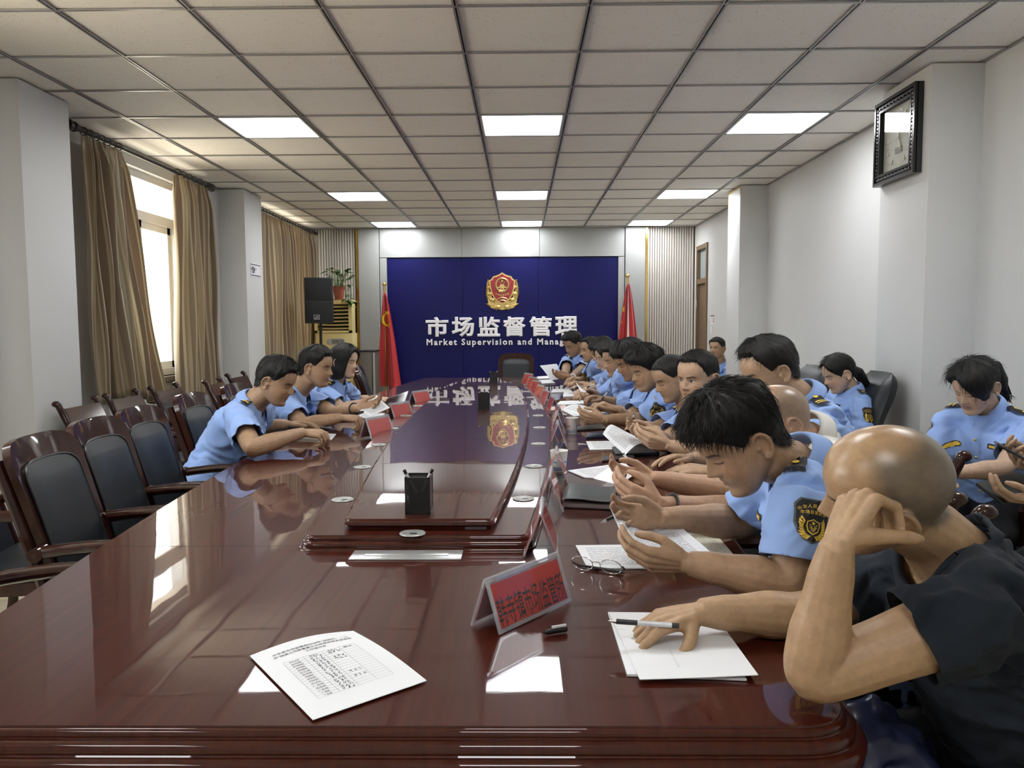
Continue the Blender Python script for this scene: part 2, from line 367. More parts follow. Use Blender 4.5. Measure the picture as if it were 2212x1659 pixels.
ceil = struct(MB().box(XL - .3, XR + .3, YN - .3, YB + .3, ZC + .03, ZC + .12).build('ceiling', M_dark))
LIGHTS = [(c, r) for r in (-10, -5, 0, 5, 9) for c in (-3, 0, 3) if not (r == -10 and c == 3)]
_tm = {}
def tile_mesh(w, d):
    k = (round(w, 3), round(d, 3))
    if k not in _tm:
        _tm[k] = MB().rbox(0, w, 0, d, 0, .014, .002, seg=1).mesh('ceiling_tile'); _tm[k].materials.append(M_tile)
    return _tm[k]
for r in range(-12, 11):
    y0, y1 = max(YN, GY + .6 * r), min(YB, GY + .6 * (r + 1))
    if y1 - y0 < .03: continue
    for c in range(-5, 5):
        x0, x1 = max(XL, GX + .6 * c), min(XR, GX + .6 * (c + 1))
        if x1 - x0 < .04 or (c, r) in LIGHTS: continue
        o = mkobj('ceiling_tile', tile_mesh(x1 - x0 - .012, y1 - y0 - .008), M_tile, ceil); o.location = (x0 + .006, y0 + .004, ZC + .004 + rnd.uniform(0, .003))
        o.rotation_euler = (rnd.uniform(-.002, .002), rnd.uniform(-.002, .002), 0)
for c in range(-4, 5):
    x = GX + .6 * c; mb = MB()
    mb.box(x - .013, x - .004, YN, YB, ZC - .004, ZC + .003); mb.box(x + .004, x + .013, YN, YB, ZC - .004, ZC + .003)
    mb.box(x - .004, x + .004, YN, YB, ZC + .002, ZC + .02, 1); mb.build('main_runner', [M_tbar, M_dark], ceil, smooth=0)
for r in range(-11, 11):
    y = GY + .6 * r
    if y < YB - .02: MB().box(XL, XR, y - .008, y + .008, ZC - .003, ZC + .0025).build('cross_runner', M_tbar, ceil, smooth=0)
mb = MB()                                             # thin edge angle round the walls
mb.box(XL, XL + .02, YN, YB, ZC - .005, ZC); mb.box(XR - .02, XR, YN, YB, ZC - .005, ZC); mb.box(XL, XR, YB - .02, YB, ZC - .005, ZC)
mb.build('edge_angle', M_tbar, ceil, smooth=0)
rows = {-10: 'behind the camera end', -5: 'above the near end of the table', 0: 'in the nearest lit row in view', 5: 'in the middle lit row', 9: 'in the last lit row by the blue wall'}
cols = {-3: 'window-side', 0: 'centre', 3: 'door-side'}
for c, r in LIGHTS:
    x, y = GX + .6 * c, GY + .6 * r
    t = thing('ceiling_light', f'square white ceiling light panel, {cols[c]} one {rows[r]}', 'ceiling light', (x + .3, y + .3, ZC), group='square ceiling light panels')
    w = .285; mb = MB()
    for a in ((-w, w, -w, -w + .012), (-w, w, w - .012, w), (-w, -w + .012, -w, w), (w - .012, w, -w, w)): mb.box(*a, -.004, .012)
    mb.build('light_frame', M_white, t, smooth=0)
    MB().box(-w + .012, w - .012, -w + .012, w - .012, .006, .014).build('diffuser', M_diff, t, smooth=0)

def wall_y(name, x0, x1, holes, mat_=M_wall, ya=YN, yb=YB):
    """wall in a plane of constant x with rectangular openings (y0,y1,z0,z1)"""
    mb = MB(); ys = sorted({ya, yb, *[h[0] for h in holes], *[h[1] for h in holes]})
    for a, b in zip(ys, ys[1:]):
        h = [q for q in holes if q[0] <= a and q[1] >= b]
        if h: 
            if h[0][2] > 0: mb.box(x0, x1, a, b, 0, h[0][2])
            mb.box(x0, x1, a, b, h[0][3], ZC + .03)
        else: mb.box(x0, x1, a, b, 0, ZC + .03)
    return struct(mb.build(name, mat_, smooth=0))
WIN = [(.9, 3.6, .93, 2.66), (5.92, 7.28, .93, 2.66), (9.1, 11.1, .93, 2.66)]
wall_left = wall_y('wall_left', XL - .24, XL, WIN)
DOOR = (10.74, 11.36, 0, 2.47)
wall_right = wall_y('wall_right', XR, XR + .2, [DOOR])
struct(MB().box(XL - .3, XR + .3, YN - .2, YN, 0, ZC + .03).build('wall_near', M_wall, smooth=0))
for x0, x1, y0, y1, nm in ((XL, CLX, 4.52, 5.02, 'wall_column_window_near'), (XL, CLX, 8.15, 8.68, 'wall_column_window_far'),
                           (CRX, XR, 4.41, 4.99, 'wall_column_door_near'), (CRX, XR, 8.15, 8.62, 'wall_column_door_far')):
    struct(MB().rbox(x0 - .01 if x0 < 0 else x0, x1 if x0 < 0 else x1 + .01, y0, y1, 0, ZC - .006 if x0 > 0 else ZC - .006, .004).build(nm, M_wall, smooth=30))
mbk = MB().box(XL, XL + .012, YN, 4.52, 0, .12).box(XL, XL + .012, 5.02, 8.15, 0, .12)
struct(mbk.build('baseboard_left', mat('baseboard_grey', srgb(72, 72, 72), .4), smooth=0))
struct(MB().box(CLX - .27, CLX + .012, 4.508, 4.52, 0, .12).box(CLX, CLX + .012, 4.508, 5.03, 0, .12).build('baseboard_column', MATS['baseboard_grey'], smooth=0))
struct(MB().box(XR - .012, XR, YN, 4.41, 0, .12).box(XR - .012, XR, 4.99, 8.15, 0, .12).build('baseboard_right', MATS['baseboard_grey'], smooth=0))
# peeled paint and tape at the column heads (their own stains)
M_tape = mat('masking_tape', srgb(196, 168, 96), .6)
struct(MB().box(CRX - .001, CRX, 8.15, 8.18, ZC - .1, ZC - .02).box(CRX - .001, CRX, 8.6, 8.62, ZC - .16, ZC - .02).box(CRX - .002, CRX, 8.15, 8.62, ZC - .03, ZC - .012).build('trim_1', M_tape, smooth=0))
# -- windows
for k, (y0, y1, z0, z1) in enumerate(WIN):
    w = struct(empty(f'window_{k + 1}', (XL - .1, (y0 + y1) / 2, z0))); W = y1 - y0; H = z1 - z0; tr = 1.33 
    mb = MB(); d = .035
    for a in ((-W / 2, W / 2, 0, .06), (-W / 2, W / 2, H - .06, H), (-W / 2, -W / 2 + .06, 0, H), (W / 2 - .06, W / 2, 0, H), (-W / 2, W / 2, tr, tr + .08)):
        mb.box(-d, d, a[0], a[1], a[2], a[3])
    mb.build('window_frame', M_frame, w, smooth=0)
    for s_, (a, b) in enumerate(((-W / 2 + .06, .02), (-.02, W / 2 - .06))):
        mb = MB(); x = -.012 if s_ else .016
        for q in ((a, b, .06, .12), (a, b, tr - .06, tr), (a, a + .055, .06, tr), (b - .055, b, .06, tr)): mb.box(x - .014, x + .014, q[0], q[1], q[2], q[3])
        sash = mb.build('sash', M_frame, w, smooth=0)
        MB().box(x - .003, x + .003, a + .055, b - .055, .12, tr - .06).build('pane', M_glass, sash, smooth=0)
    MB().box(-.003, .003, -W / 2 + .06, W / 2 - .06, tr + .08, H - .06).build('pane', M_glass, w, smooth=0)
    MB().rbox(-.12, .14, -W / 2 - .03, W / 2 + .03, -.055, 0, .006).build('window_sill', M_sill, w)
# -- door
dr = struct(empty('door_1', (XR, 11.05, 0))); mb = MB(); dy0, dy1, dz = DOOR[0] - 11.05, DOOR[1] - 11.05, DOOR[3]
mb.box(-.02, .1, dy0 - .01, dy0 + .05, 0, dz); mb.box(-.02, .1, dy1 - .05, dy1 + .01, 0, dz); mb.box(-.02, .1, dy0 + .05, dy1 - .05, dz - .06, dz); mb.box(-.015, .1, dy0 + .05, dy1 - .05, 1.93, 2.0)
mb.build('door_frame', M_doorwood, dr, smooth=0)
MB().box(.02, .06, dy0 + .05, dy1 - .05, .005, 1.93).build('door_leaf', M_doorwood, dr, smooth=0)
MB().box(.03, .05, dy0 + .05, dy1 - .05, 2.0, dz - .06).build('transom_pane', mat('frosted_pane', srgb(148, 160, 160), .5), dr, smooth=0)
for z in (1.6, .5): MB().tube([(-.022, dy1 - .045, z), (-.022, dy1 - .045, z + .11)], .008).build('hinge', M_chrome, dr)
struct(MB().box(XR + .1, XR + .2, DOOR[0], DOOR[1], 0, DOOR[3]).build('wall_behind_door', M_dark, smooth=0))

# -- back wall: slats, grey surround, blue panel, brass strips
wb = struct(MB().box(XL - .3, XR + .3, YB + .05, YB + .2, 0, ZC + .03).build('wall_back', M_slatback, smooth=0))
for x0, x1, n in ((-3.1, -2.435, 17), (1.855, 2.53, 19)):
    p = (x1 - x0) / n
    sm = MB().rbox(0, p * .74, 0, .035, 0, ZC - .002, .003, seg=1).mesh('slat'); sm.materials.append(M_slat)
    for i in range(n): mkobj('slat', sm, M_slat, wb).location = (x0 + i * p, YB + .01, 0)
for x0, x1 in ((-2.43, -2.395), (1.82, 1.852)): MB().box(x0, x1, YB - .012, YB + .05, 0, ZC).build('brass_strip', M_gold, wb, smooth=0)
def gp(x0, x1, z0, z1, y=YB): MB().rbox(x0 + .002, x1 - .002, y, y + .06, z0 + .002, z1 - .002, .003, seg=1).build('grey_panel', M_grey, wb, smooth=30)
gp(-2.39, -2.085, 0, ZC - .001, YB - .03); gp(1.52, 1.815, 0, ZC - .001, YB - .03)
gp(-2.08, -1.975, 0, 2.355, YB - .01); gp(1.42, 1.515, 0, 2.355, YB - .01)
for a, b in ((-2.08, -.87), (-.87, .27), (.27, 1.515)): gp(a, b, 2.358, ZC - .001, YB - .01)
for a, b in ((-1.972, -.868), (-.864, .248), (.252, 1.417)): MB().rbox(a, b, YB + .012, YB + .05, 0, 2.352, .002, seg=1).build('blue_panel', M_blue, wb, smooth=30)

# -- curtains
def rod(name, y0, y1, x, z, label, s=1):
    t = thing(name, label, 'curtain rod', (x, y0, z)); L = y1 - y0
    MB().tube([(0, 0, 0), (0, L, 0)], .017, 14).build('rod', M_rod, t)
    for yy, sgn in ((0, -1), (L, 1)):
        M = frame((0, yy, 0), (1, 0, 0), (0, 0, 1))
        prof = [(0, -.0), (.024, .002), (.024, .03), (.034, .035), (.034, .05), (.02, .058), (.03, .075), (.038, .10), (.036, .12), (0, .124)]
        MB().lathe([(r, q * -sgn) for r, q in prof], (0, yy, 0), 16, 0, frame((0, 0, 0), (1, 0, 0), (0, 0, 1))).build('finial', M_rod, t)
        MB().tube([(0, yy, 0), (x * 0 + (XL - x), yy, 0)], .011).lathe([(.03, 0), (.03, .012), (.012, .02)], (XL - x, yy, 0), 12, 0, frame((0, 0, 0), (0, 1, 0), (0, 0, 1))).build('bracket', M_rod, t)
    return t
def curtain(name, label, y0, y1, x, ztop, zbot, folds, seed, bot=None, amp=.05, lift=None, stripes=9, rings=True):
    r = random.Random(seed); y0b, y1b = bot or (y0, y1)
    ph = [r.uniform(0, 6.28) for _ in range(6)]; nu, nv = folds * 12, 36
    def fn(u, v):                      # v 0 top .. 1 bottom
        a = y0 + (y1 - y0) * u; b = y0b + (y1b - y0b) * u; k = v ** 1.3
        y = a + (b - a) * k
        pinch = 1 - .75 * math.exp(-(v / .05) ** 2)
        w = math.sin(2 * PI * folds * u + ph[0] + .8 * math.sin(2 * PI * u + ph[1]) + .5 * k * math.sin(2 * PI * 2 * u + ph[2]))
        w = math.copysign(abs(w) ** .75, w)
        A = amp * pinch * (.8 + .35 * math.sin(2 * PI * 1.5 * u + ph[3])) * (1 + .25 * k)
        xx = x + A * w + .012 * math.sin(9 * v + 20 * u + ph[4])
        y += .3 * amp * math.cos(2 * PI * folds * u + ph[0]) * pinch
        zb = zbot + (lift(u) if lift else .01 * math.sin(7 * u + ph[5]))
        return Vector((xx, y, ztop + (zb - ztop) * v))
    mb = MB().grid(fn, nu, nv); me = mb.mesh(name, 180)
    uvl = me.uv_layers.new(name='UVMap'); li = np.zeros(len(me.loops), int); me.loops.foreach_get('vertex_index', li)
    uu = (li % (nu + 1)) / nu * stripes; vv = (li // (nu + 1)) / nv
    uvl.data.foreach_set('uv', np.stack([uu, vv], 1).ravel().astype('f'))
    t = thing(name, label, 'curtain', (x, (y0 + y1) / 2, ztop)); o = mkobj('curtain_cloth', me, M_curtain, t); o.location = (-x, -(y0 + y1) / 2, -ztop)
    sol = o.modifiers.new('s', 'SOLIDIFY'); sol.thickness = .004
    if rings:
        n = max(4, folds)
        rm = MB().tube([(math.cos(a) * .026, 0, math.sin(a) * .026) for a in [2 * PI * i / 14 for i in range(15)]], .0035, 6, cap=False).mesh('curtain_ring'); rm.materials.append(M_rod)
        for i in range(n): mkobj('curtain_ring', rm, M_rod, t).location = (0, (y1 - y0) * ((i + .5) / n - .5), .028)
    return t
rod('curtain_rod', 5.34, 7.52, -2.99, 2.70, 'black curtain rod with round finials above the bright window')
rod('curtain_rod', 8.85, 11.3, -2.99, 2.70, 'black curtain rod above the closed striped curtain')
rod('curtain_rod', .6, 4.0, -2.99, 2.70, 'black curtain rod above the near window outside the picture')
curtain('curtain', 'beige striped curtain bunched at the near side of the bright window, lying on chair backs', 5.38, 5.92, -2.99, 2.67, .78, 7, 3, bot=(5.40, 6.38), amp=.06, lift=lambda u: .12 * math.sin(u * 3 + .3) - .05)
curtain('curtain', 'beige striped curtain hanging at the far side of the bright window', 6.78, 7.48, -2.97, 2.67, .33, 6, 5, bot=(6.70, 7.52), amp=.06)
curtain('curtain', 'wide closed striped curtain in the far corner behind the loudspeaker', 8.85, 11.28, -2.97, 2.67, .06, 21, 8, amp=.05, stripes=26)
curtain('curtain', 'striped curtain of the window outside the picture, drawn to its near side', .7, 1.4, -2.97, 2.67, .1, 7, 12)
curtain('curtain', 'striped curtain of the window outside the picture, drawn to its far side', 3.2, 3.95, -2.97, 2.67, .1, 7, 13)

# -- emblem on the blue wall
EY = YB + .012
def emblem():
    S = .0049                       # metres per emblem pixel unit (drawing about 103 wide, 112 high)
    t = thing('wall_emblem', 'gold and red shield emblem with wheat ears on the blue wall', 'emblem', (-.28, EY, 1.86))
    F = Matrix(((S, 0, 0, 0), (0, 0, -1, 0), (0, S, 0, 0), (0, 0, 0, 1)))     # x right, y up, z out of the wall
    sh = [(0, 56), (-9, 50), (-19, 46), (-28, 44), (-30, 39), (-34, 35), (-39, 33), (-38, 20), (-36, 6), (-31, -10), (-24, -22), (-15, -32), (0, -40)]
    sh = sh + [(-x, y) for x, y in sh[-2:0:-1]]
    sc = lambda p, k, cy=6: [(x * k, cy + (y - cy) * k) for x, y in p]
    mb = MB().prism(sh, .0, .045, 0, F); mb.build('shield_border', M_emgold, t, smooth=30)
    MB().prism(sc(sh, .9), .03, .052, 0, F).build('shield_field', M_emred, t, smooth=30)
    mb = MB()
    ring = lambda R, r, z, a0=0, a1=2 * PI, n=36, c=(0, 0): [F @ Vector((c[0] + R * math.cos(a0 + (a1 - a0) * i / n), c[1] + R * math.sin(a0 + (a1 - a0) * i / n), z)) for i in range(n + 1)]
    mb.tube(ring(19, 1, .055, c=(0, 19)), .0125, 8)
    def star(cx, cy, r, z=.062):
        p = [(cx + (r if i % 2 == 0 else r * .42) * math.sin(PI * i / 5), cy + (r if i % 2 == 0 else r * .42) * math.cos(PI * i / 5)) for i in range(10)]
        mb.prism(p, .05, z, 0, F)
    star(0, 30, 4.4)
    for x, y in ((-8, 27), (8, 27), (-4, 23), (4, 23)): star(x, y, 2)
    for x0, x1, y0, y1 in ((-7, 7, 14, 18), (-5, 5, 18, 20), (-15, 15, 9.5, 12), (-12, 12, 12, 13.5), (-5, 5, 2, 5)): mb.prism([(x0, y0), (x1, y0), (x1, y1), (x0, y1)], .05, .062, 0, F)
    mb.tube(ring(6, 1, .056, 0, 2 * PI, 16, (0, 3)), .006, 6); mb.tube([F @ Vector((x, -1.5 + .03 * x * x * .3, .056)) for x in range(-10, 11, 2)], .008, 6)
    for r_, cy in ((24, -43), (24, -51)): mb.tube(ring(r_, 1, .054, PI * .5 - .75 + (.2 if cy < -45 else 0), PI * .5 + .75 - (.2 if cy < -45 else 0), 14, (0, cy)), .007, 6)
    mb.build('state_ring', M_emgold, t)
    mb = MB(); word = '市场监督管理'
    for i, ch in enumerate(word):
        v, f = text_geo(ch, .01); a = (i - 2.5) * 7.0
        mb.add([F @ Vector((a - 3 + x * 6.2, -14.5 + .012 * a * a + y * 6.2, .0545)) for x, y in v], f)
    mb.build('emblem_letter', M_emgold, t, smooth=0)
    for sgn in (-1, 1):
        mb = MB()
        for k in range(12):          # wheat leaves fanned along the outside of the shield
            s = k / 11; cx, cy = sgn * (40 + 4 * math.sin(s * PI)), 30 - 62 * s; cx = sgn * (41 + 5 * math.sin(s * PI * .9)) * (1 - .35 * max(0, s - .8) / .2)
            ang = math.radians(62 - 34 * s); d = Vector((sgn * math.cos(ang), math.sin(ang), 0)); b = Vector((cx, cy, .012)) - d * 7
            mb.tube([F @ (b + d * q + Vector((0, 0, .012 * math.sin(PI * q / 13)))) for q in (0, 4, 8, 11.5, 13)], [.004, .010, .011, .007, .002], 6, flat=(1, .7))
        for k in range(9):           # the lower ears
            s = k / 8; b = Vector((sgn * (12 + 26 * s), -42 - 5 * (1 - s) + 4 * s, .012)); ang = math.radians(-55 + 58 * s); d = Vector((sgn * math.cos(ang), math.sin(ang), 0))
            mb.tube([F @ (b + d * q) for q in (0, 4, 8, 12)], [.005, .011, .010, .002], 6, flat=(1, .7))
        for cx, cy, r_ in ((36, -8, 8.5), (29, -26, 8), (13, -47, 8.5), (37, 12, 7)):
            mb.sphere(F @ Vector((sgn * cx, cy, .02)), 1, 12, 8, 0, (r_ * S * 1.15, .024, r_ * S * .8))
        mb.prism([(sgn * x, y) for x, y in ((0, -40), (30, -20), (42, 10), (38, 34), (46, 20), (47, -10), (42, -36), (34, -50), (0, -56))][::sgn], 0, .018, 0, F)
        mb.build('wheat_ear', M_emgold, t, smooth=50)
    return t
emblem()
def sign():
    t = thing('wall_lettering', 'raised white Chinese and English lettering on the blue wall', 'sign', (-.29, EY, 1.08))
    F = Matrix(((1, 0, 0, 0), (0, 0, -1, 0), (0, 1, 0, 0), (0, 0, 0, 1)))
    x0 = -1.412 + .29; pitch = .3815
    for i, ch in enumerate('市场监督管理'):
        v, f = text_solid(ch, .36, .012, 0, .034); v = np.array(v); cx = (v[:, 0].min() + v[:, 0].max()) / 2; cy = (v[:, 1].min() + v[:, 1].max()) / 2
        sx = .335 / max(.2, v[:, 0].max() - v[:, 0].min()); sy = .292 / (v[:, 1].max() - v[:, 1].min())
        MB().add([F @ Vector(((x - cx) * sx + x0 + .165 + i * pitch, (y - cy) * sy + .262, z + .018)) for x, y, z in v], f).build('letter', M_letter, t, smooth=0)
    body = 'Market Supervision and Management'
    x = x0
    widths = {}
    def width(st):
        if st not in widths:
            v, f = text_geo('|' + st + '|', 0); q = np.array(v); widths[st] = q[:, 0].max() - q[:, 0].min()
        return widths[st]
    w0 = width('')
    tot = sum(width(ch) - w0 for ch in body); s = .125; gap = (2.44 - tot * s) / (len(body) - 1)
    for ch in body:
        wd = (width(ch) - w0) * s
        if ch != ' ':
            v, f = text_solid(ch, s, .008, 0, .030)
            MB().add([F @ Vector((q[0] + x, q[1] - .005, q[2] + .012)) for q in v], f).build('letter', M_letter, t, smooth=0)
        x += wd + gap
sign()

# -- flags
def flag(x, y, ztop, label, kind):
    t = thing('flag', label, 'flag', (x, y, 0))
    MB().tube([(0, 0, .1), (0, 0, ztop)], .012, 10).build('pole', M_gold, t)
    MB().sphere((0, 0, ztop + .035), .03, 16, 12).tube([(0, 0, ztop - .05), (0, 0, ztop + .01)], .016).build('finial', M_gold, t)
    MB().lathe([(.15, 0), (.15, .04), (.06, .07), (.03, .12), (.02, .2), (0, .2)], n=24).build('base', M_gold, t)
    z0, z1 = ztop - .08, .5
    if kind == 0:
        L = lambda v: -.01 - .10 * v ** .8 ; R = lambda v: .02 + .20 * v ** .7
    else:
        L = lambda v: -.015 - .20 * v ** .8; R = lambda v: .02 + .19 * v ** .75
    def fn(u, v, off=0):
        a, b = L(v), R(v); xx = a + (b - a) * u
        d = (.018 + .05 * v) * math.sin(u * 9 + 1.5 * v + kind) + .015 * math.sin(u * 23 + 3)
        return Vector((xx, -.03 - d + off, z0 + (z1 - z0) * v + (-.06 * u * (1 if kind == 0 else -.4)) * v))
    cl = MB().grid(fn, 36, 30).build('flag_cloth', M_redglossy, t, 180); cl.modifiers.new('s', 'SOLIDIFY').thickness = .003
    if kind == 0:
        def arc(t, k):               # sickle blade: an arc widening to its middle
            a = .45 * PI + 1.30 * PI * t; w = .03 + .12 * math.sin(PI * min(1, t * 1.02))
            return fn(.56 + (.36 + w * (k - .5)) * math.cos(a), .285 - (.062 + .15 * w * (k - .5)) * math.sin(a), -.016)
        MB().grid(lambda u, v: arc(u, v), 24, 3).build('sickle', M_yellow, t, 180)
        MB().grid(lambda u, v: fn(.60 + .16 * v, .20 + .17 * u, -.017), 12, 3).grid(lambda u, v: fn(.42 + .40 * u, .197 + .028 * v, -.018), 12, 3).build('hammer', M_yellow, t, 180)
    else:
        MB().grid(lambda u, v: fn(.46 + .1 * u, v, -.007), 3, 20).build('flag_hem', M_letter, t, 180)
        for cx, cy, r_ in ((.12, .25, .05), (.26, .31, .022), (.06, .38, .02)):
            mb = MB(); P = [fn(cx, cy, -.008)] + [fn(cx + (r_ if i % 2 == 0 else r_ * .4) * math.sin(PI * i / 5) * 2.4, cy - (r_ if i % 2 == 0 else r_ * .4) * math.cos(PI * i / 5) * .8, -.008) for i in range(10)]
            mb.add(P, [(0, 1 + i, 1 + (i + 1) % 10) for i in range(10)]).build('star', M_yellow, t, 0)
flag(-1.965, 11.25, 1.92, 'red flag with yellow hammer and sickle on a brass pole left of the blue wall', 0)
flag(1.52, 11.25, 2.02, 'red flag with yellow stars and white hem on a brass pole by the slatted wall', 1)

# -- small notices
def notice(loc, x, name, label, w, h, rows_, sgn):
    """flat plate on a wall of constant x; rows_ = list of (u0,u1,v0,v1,mat) rectangles, texts as (str,u,v,size,mat)"""
    t = thing(name, label, 'sign', loc); mats = [M_letter, mat(name + '_navy', (.01, .01, .05), .5), MATS['ink_grey'], M_pot]
    mb = MB().box(-.002, .002, -w / 2, w / 2, -h / 2, h / 2)
    for q in rows_:
        if isinstance(q[0], str):
            v, f = text_geo(q[0], .006); W = max(a for a, b in v)
            mb.add([(sgn * .0026, -sgn * (q[1] + a * q[3] - W * q[3] / 2), q[2] + b * q[3]) for a, b in v], f, q[4])
        else: mb.box(sgn * .0021, sgn * .0025, min(-sgn * q[0], -sgn * q[1]), max(-sgn * q[0], -sgn * q[1]), q[2], q[3], q[4])
    o = mb.build('plate', mats, t, smooth=0); return t
p = atx(552, 584, CLX + .004)
sg = notice(p, 0, 'no_smoking_sign', 'white and navy no-smoking notice on the far window-side column', .29, .145, [(-.145, .145, .052, .062, 1), (-.145, .145, -.062, -.052, 1), ('无烟会议室', .055, -.002, .033, 1), ('NO SMOKING', .055, -.03, .018, 2)], 1)
MB().tube([(.003, -.0 + .085 + .034 * math.cos(a), .034 * math.sin(a)) for a in [2 * PI * i / 24 for i in range(25)]], .004, 5, cap=False).tube([(.003, .061, .024), (.003, .109, -.024)], .004, 5).build('no_smoking_ring', MATS['no_smoking_sign_navy'], sg).location.y = -.17 + 0.0
p = atx(1539, 691, XR - .004)
notice(p, 0, 'wall_notice', 'small white notice with a navy top band beside the brown door', .2, .12, [(-.1, .1, .045, .06, 1), ('节约用电', .02, .01, .024, 2), ('随手关灯', .02, -.03, .024, 2), (-.09, -.06, -.04, .03, 3)], -1)
t = tag(MB().rbox(-.012, 0, -.03, .03, -.05, .05, .004).build('light_switch', M_white), 'white wall switch beside the brown door below the notice', 'switch'); t.location = atx(1538, 713, XR - .001)

M_silver2 = mat('ornament_silver', (.14, .14, .15), .3, metal=.7)
M_paneglass = thin_glass('clock_glass', base=.12, edge=.75)
# -- clock on the near door-side column
def clock():
    C = Vector((CRX - .001, 4.735, 2.455)); h2, w2 = .245, .25
    t = thing('wall_clock', 'square black framed wall clock with glass front on the column', 'clock', C)
    F = Matrix(((0, 0, -1, 0), (-1, 0, 0, 0), (0, 1, 0, 0), (0, 0, 0, 1)))    # local x -> -y (seen from the room left to right), y up, z out (-x)
    mb = MB()
    def ring(o, i, z0, z1, m=0):
        for a in ((-o, o, -o, -i), (-o, o, i, o), (-o, -i, -i, i), (i, o, -i, i)): mb.prism([(a[0], a[2]), (a[1], a[2]), (a[1], a[3]), (a[0], a[3])], z0, z1, m, F)
    ring(.25, .19, 0, .035); ring(.25, .232, .03, .05); ring(.2, .186, .03, .045); mb.build('clock_frame', mat('clock_black', (.012, .012, .013), .22), t, smooth=0)
    mb = MB()
    for sd in range(4):
        R = Matrix.Rotation(sd * PI / 2, 4, 'Z')
        for i in range(20):
            x = -.2 + i * .021; k = i % 2
            mb.prism([(x, .206 + .006 * k), (x + .013, .206 + .006 * k), (x + .013, .222), (x, .222)], .034, .046, 0, F @ R)
    mb.build('frame_ornament', M_silver2, t, smooth=0)
    MB().box(-.012, -.006, -.19, .19, -.19, .19).build('clock_face', mat('clock_dial', srgb(196, 198, 186), .6), t, smooth=0)
    mb = MB()
    for k in range(1, 13):
        a = k * PI / 6; r0, r1 = .135, .165
        if k in (12, 6, 9, 3):
            v, f = text_geo(str(k), .01); W = max(q[0] for q in v); s = .07
            mb.add([F @ Vector((.142 * math.sin(a) + (x - W / 2) * s, .142 * math.cos(a) + (y - .36) * s, .0135)) for x, y in v], f)
        else:
            n_ = Vector((math.cos(a), -math.sin(a), 0)) * .004; q0, q1 = Vector((r0 * math.sin(a), r0 * math.cos(a), 0)), Vector((r1 * math.sin(a), r1 * math.cos(a), 0))
            mb.prism([(v_.x, v_.y) for v_ in (q0 - n_, q0 + n_, q1 + n_, q1 - n_)][::-1], .012, .018, 0, F)
    mb.build('numeral', mat('clock_cream', (.75, .72, .6), .35), t, smooth=0)
    def hand(a, L, w, nm):
        M = F @ Matrix.Rotation(-a, 4, 'Z'); MB().prism([(-w, -.02), (w, -.02), (w * .6, L), (-w * .6, L)], .016, .02, 0, M).build(nm, MATS['clock_cream'], t, smooth=0)
    hand(math.radians(158), .07, .006, 'hour_hand'); hand(math.radians(5), .12, .005, 'minute_hand')
    MB().prism([(-.04, -.09), (.04, -.09), (.04, -.055), (-.04, -.055)], .012, .016, 0, F).build('date_window', M_lcd, t, smooth=0)
    MB().box(-.03, -.028, -.187, .187, -.187, .187).build('clock_glass', M_paneglass, t, smooth=0)
clock()
# -- faint pipe-hole cover on the ceiling strip
# ================================================================ CONFERENCE TABLE
TY0, TY1 = 1.13, 8.97; TYM = (TY0 + TY1) / 2
def tcx(y): return -.285 - .010 * (y - 2)
def thw(y): return 1.005 - .235 * ((y - TYM) / 3.92) ** 2
def outline(hw, y0, y1, r, n=40, cx=tcx):
    """boat-shaped closed outline, counter-clockwise, with rounded corners"""
    R = [(cx(y) + hw(y), y) for y in np.linspace(y0 + r, y1 - r, n)]; L = [(cx(y) - hw(y), y) for y in np.linspace(y1 - r, y0 + r, n)]
    out = []
    def arc(a, b, corner):
        for i in range(1, 9):
            t = i / 9; out.append(((1 - t) ** 2 * a[0] + 2 * t * (1 - t) * corner[0] + t * t * b[0], (1 - t) ** 2 * a[1] + 2 * t * (1 - t) * corner[1] + t * t * b[1]))
    fr = (cx(y0) + hw(y0) - r, y0); br = (cx(y1) + hw(y1) - r, y1); bl = (cx(y1) - hw(y1) + r, y1); fl = (cx(y0) - hw(y0) + r, y0)
    out.append(fr); arc(fr, R[0], (cx(y0) + hw(y0), y0)); out += R; arc(R[-1], br, (cx(y1) + hw(y1), y1)); out.append(br); out.append(bl)
    arc(bl, L[0], (cx(y1) - hw(y1), y1)); out += L; arc(L[-1], fl, (cx(y0) - hw(y0), y0)); out.append(fl)
    return out
def sweep(pts, prof, cap_top=True, cap_bot=False, mat_=0, topmat=0):
    """offset the closed outline along its normals following prof=[(d outward, z)]"""
    n = len(pts); P = [Vector((x, y)) for x, y in pts]; N = []
    for i in range(n):
        t = (P[(i + 1) % n] - P[i - 1]).normalized(); N.append(Vector((t.y, -t.x)))
    mb = MB(); vs = []; fs = []
    for d, z in prof:
        for p, q in zip(P, N): vs.append((p.x + q.x * d, p.y + q.y * d, z))
    k = len(prof)
    for a in range(k - 1):
        for i in range(n): fs.append((a * n + (i + 1) % n, a * n + i, (a + 1) * n + i, (a + 1) * n + (i + 1) % n))
    mb.add(vs, fs, mat_)
    if cap_top: mb.add([(p.x + q.x * prof[0][0], p.y + q.y * prof[0][0], prof[0][1]) for p, q in zip(P, N)], [tuple(range(n))], topmat)
    if cap_bot: mb.add([(p.x + q.x * prof[-1][0], p.y + q.y * prof[-1][0], prof[-1][1]) for p, q in zip(P, N)], [tuple(range(n))[::-1]], mat_)
    return mb
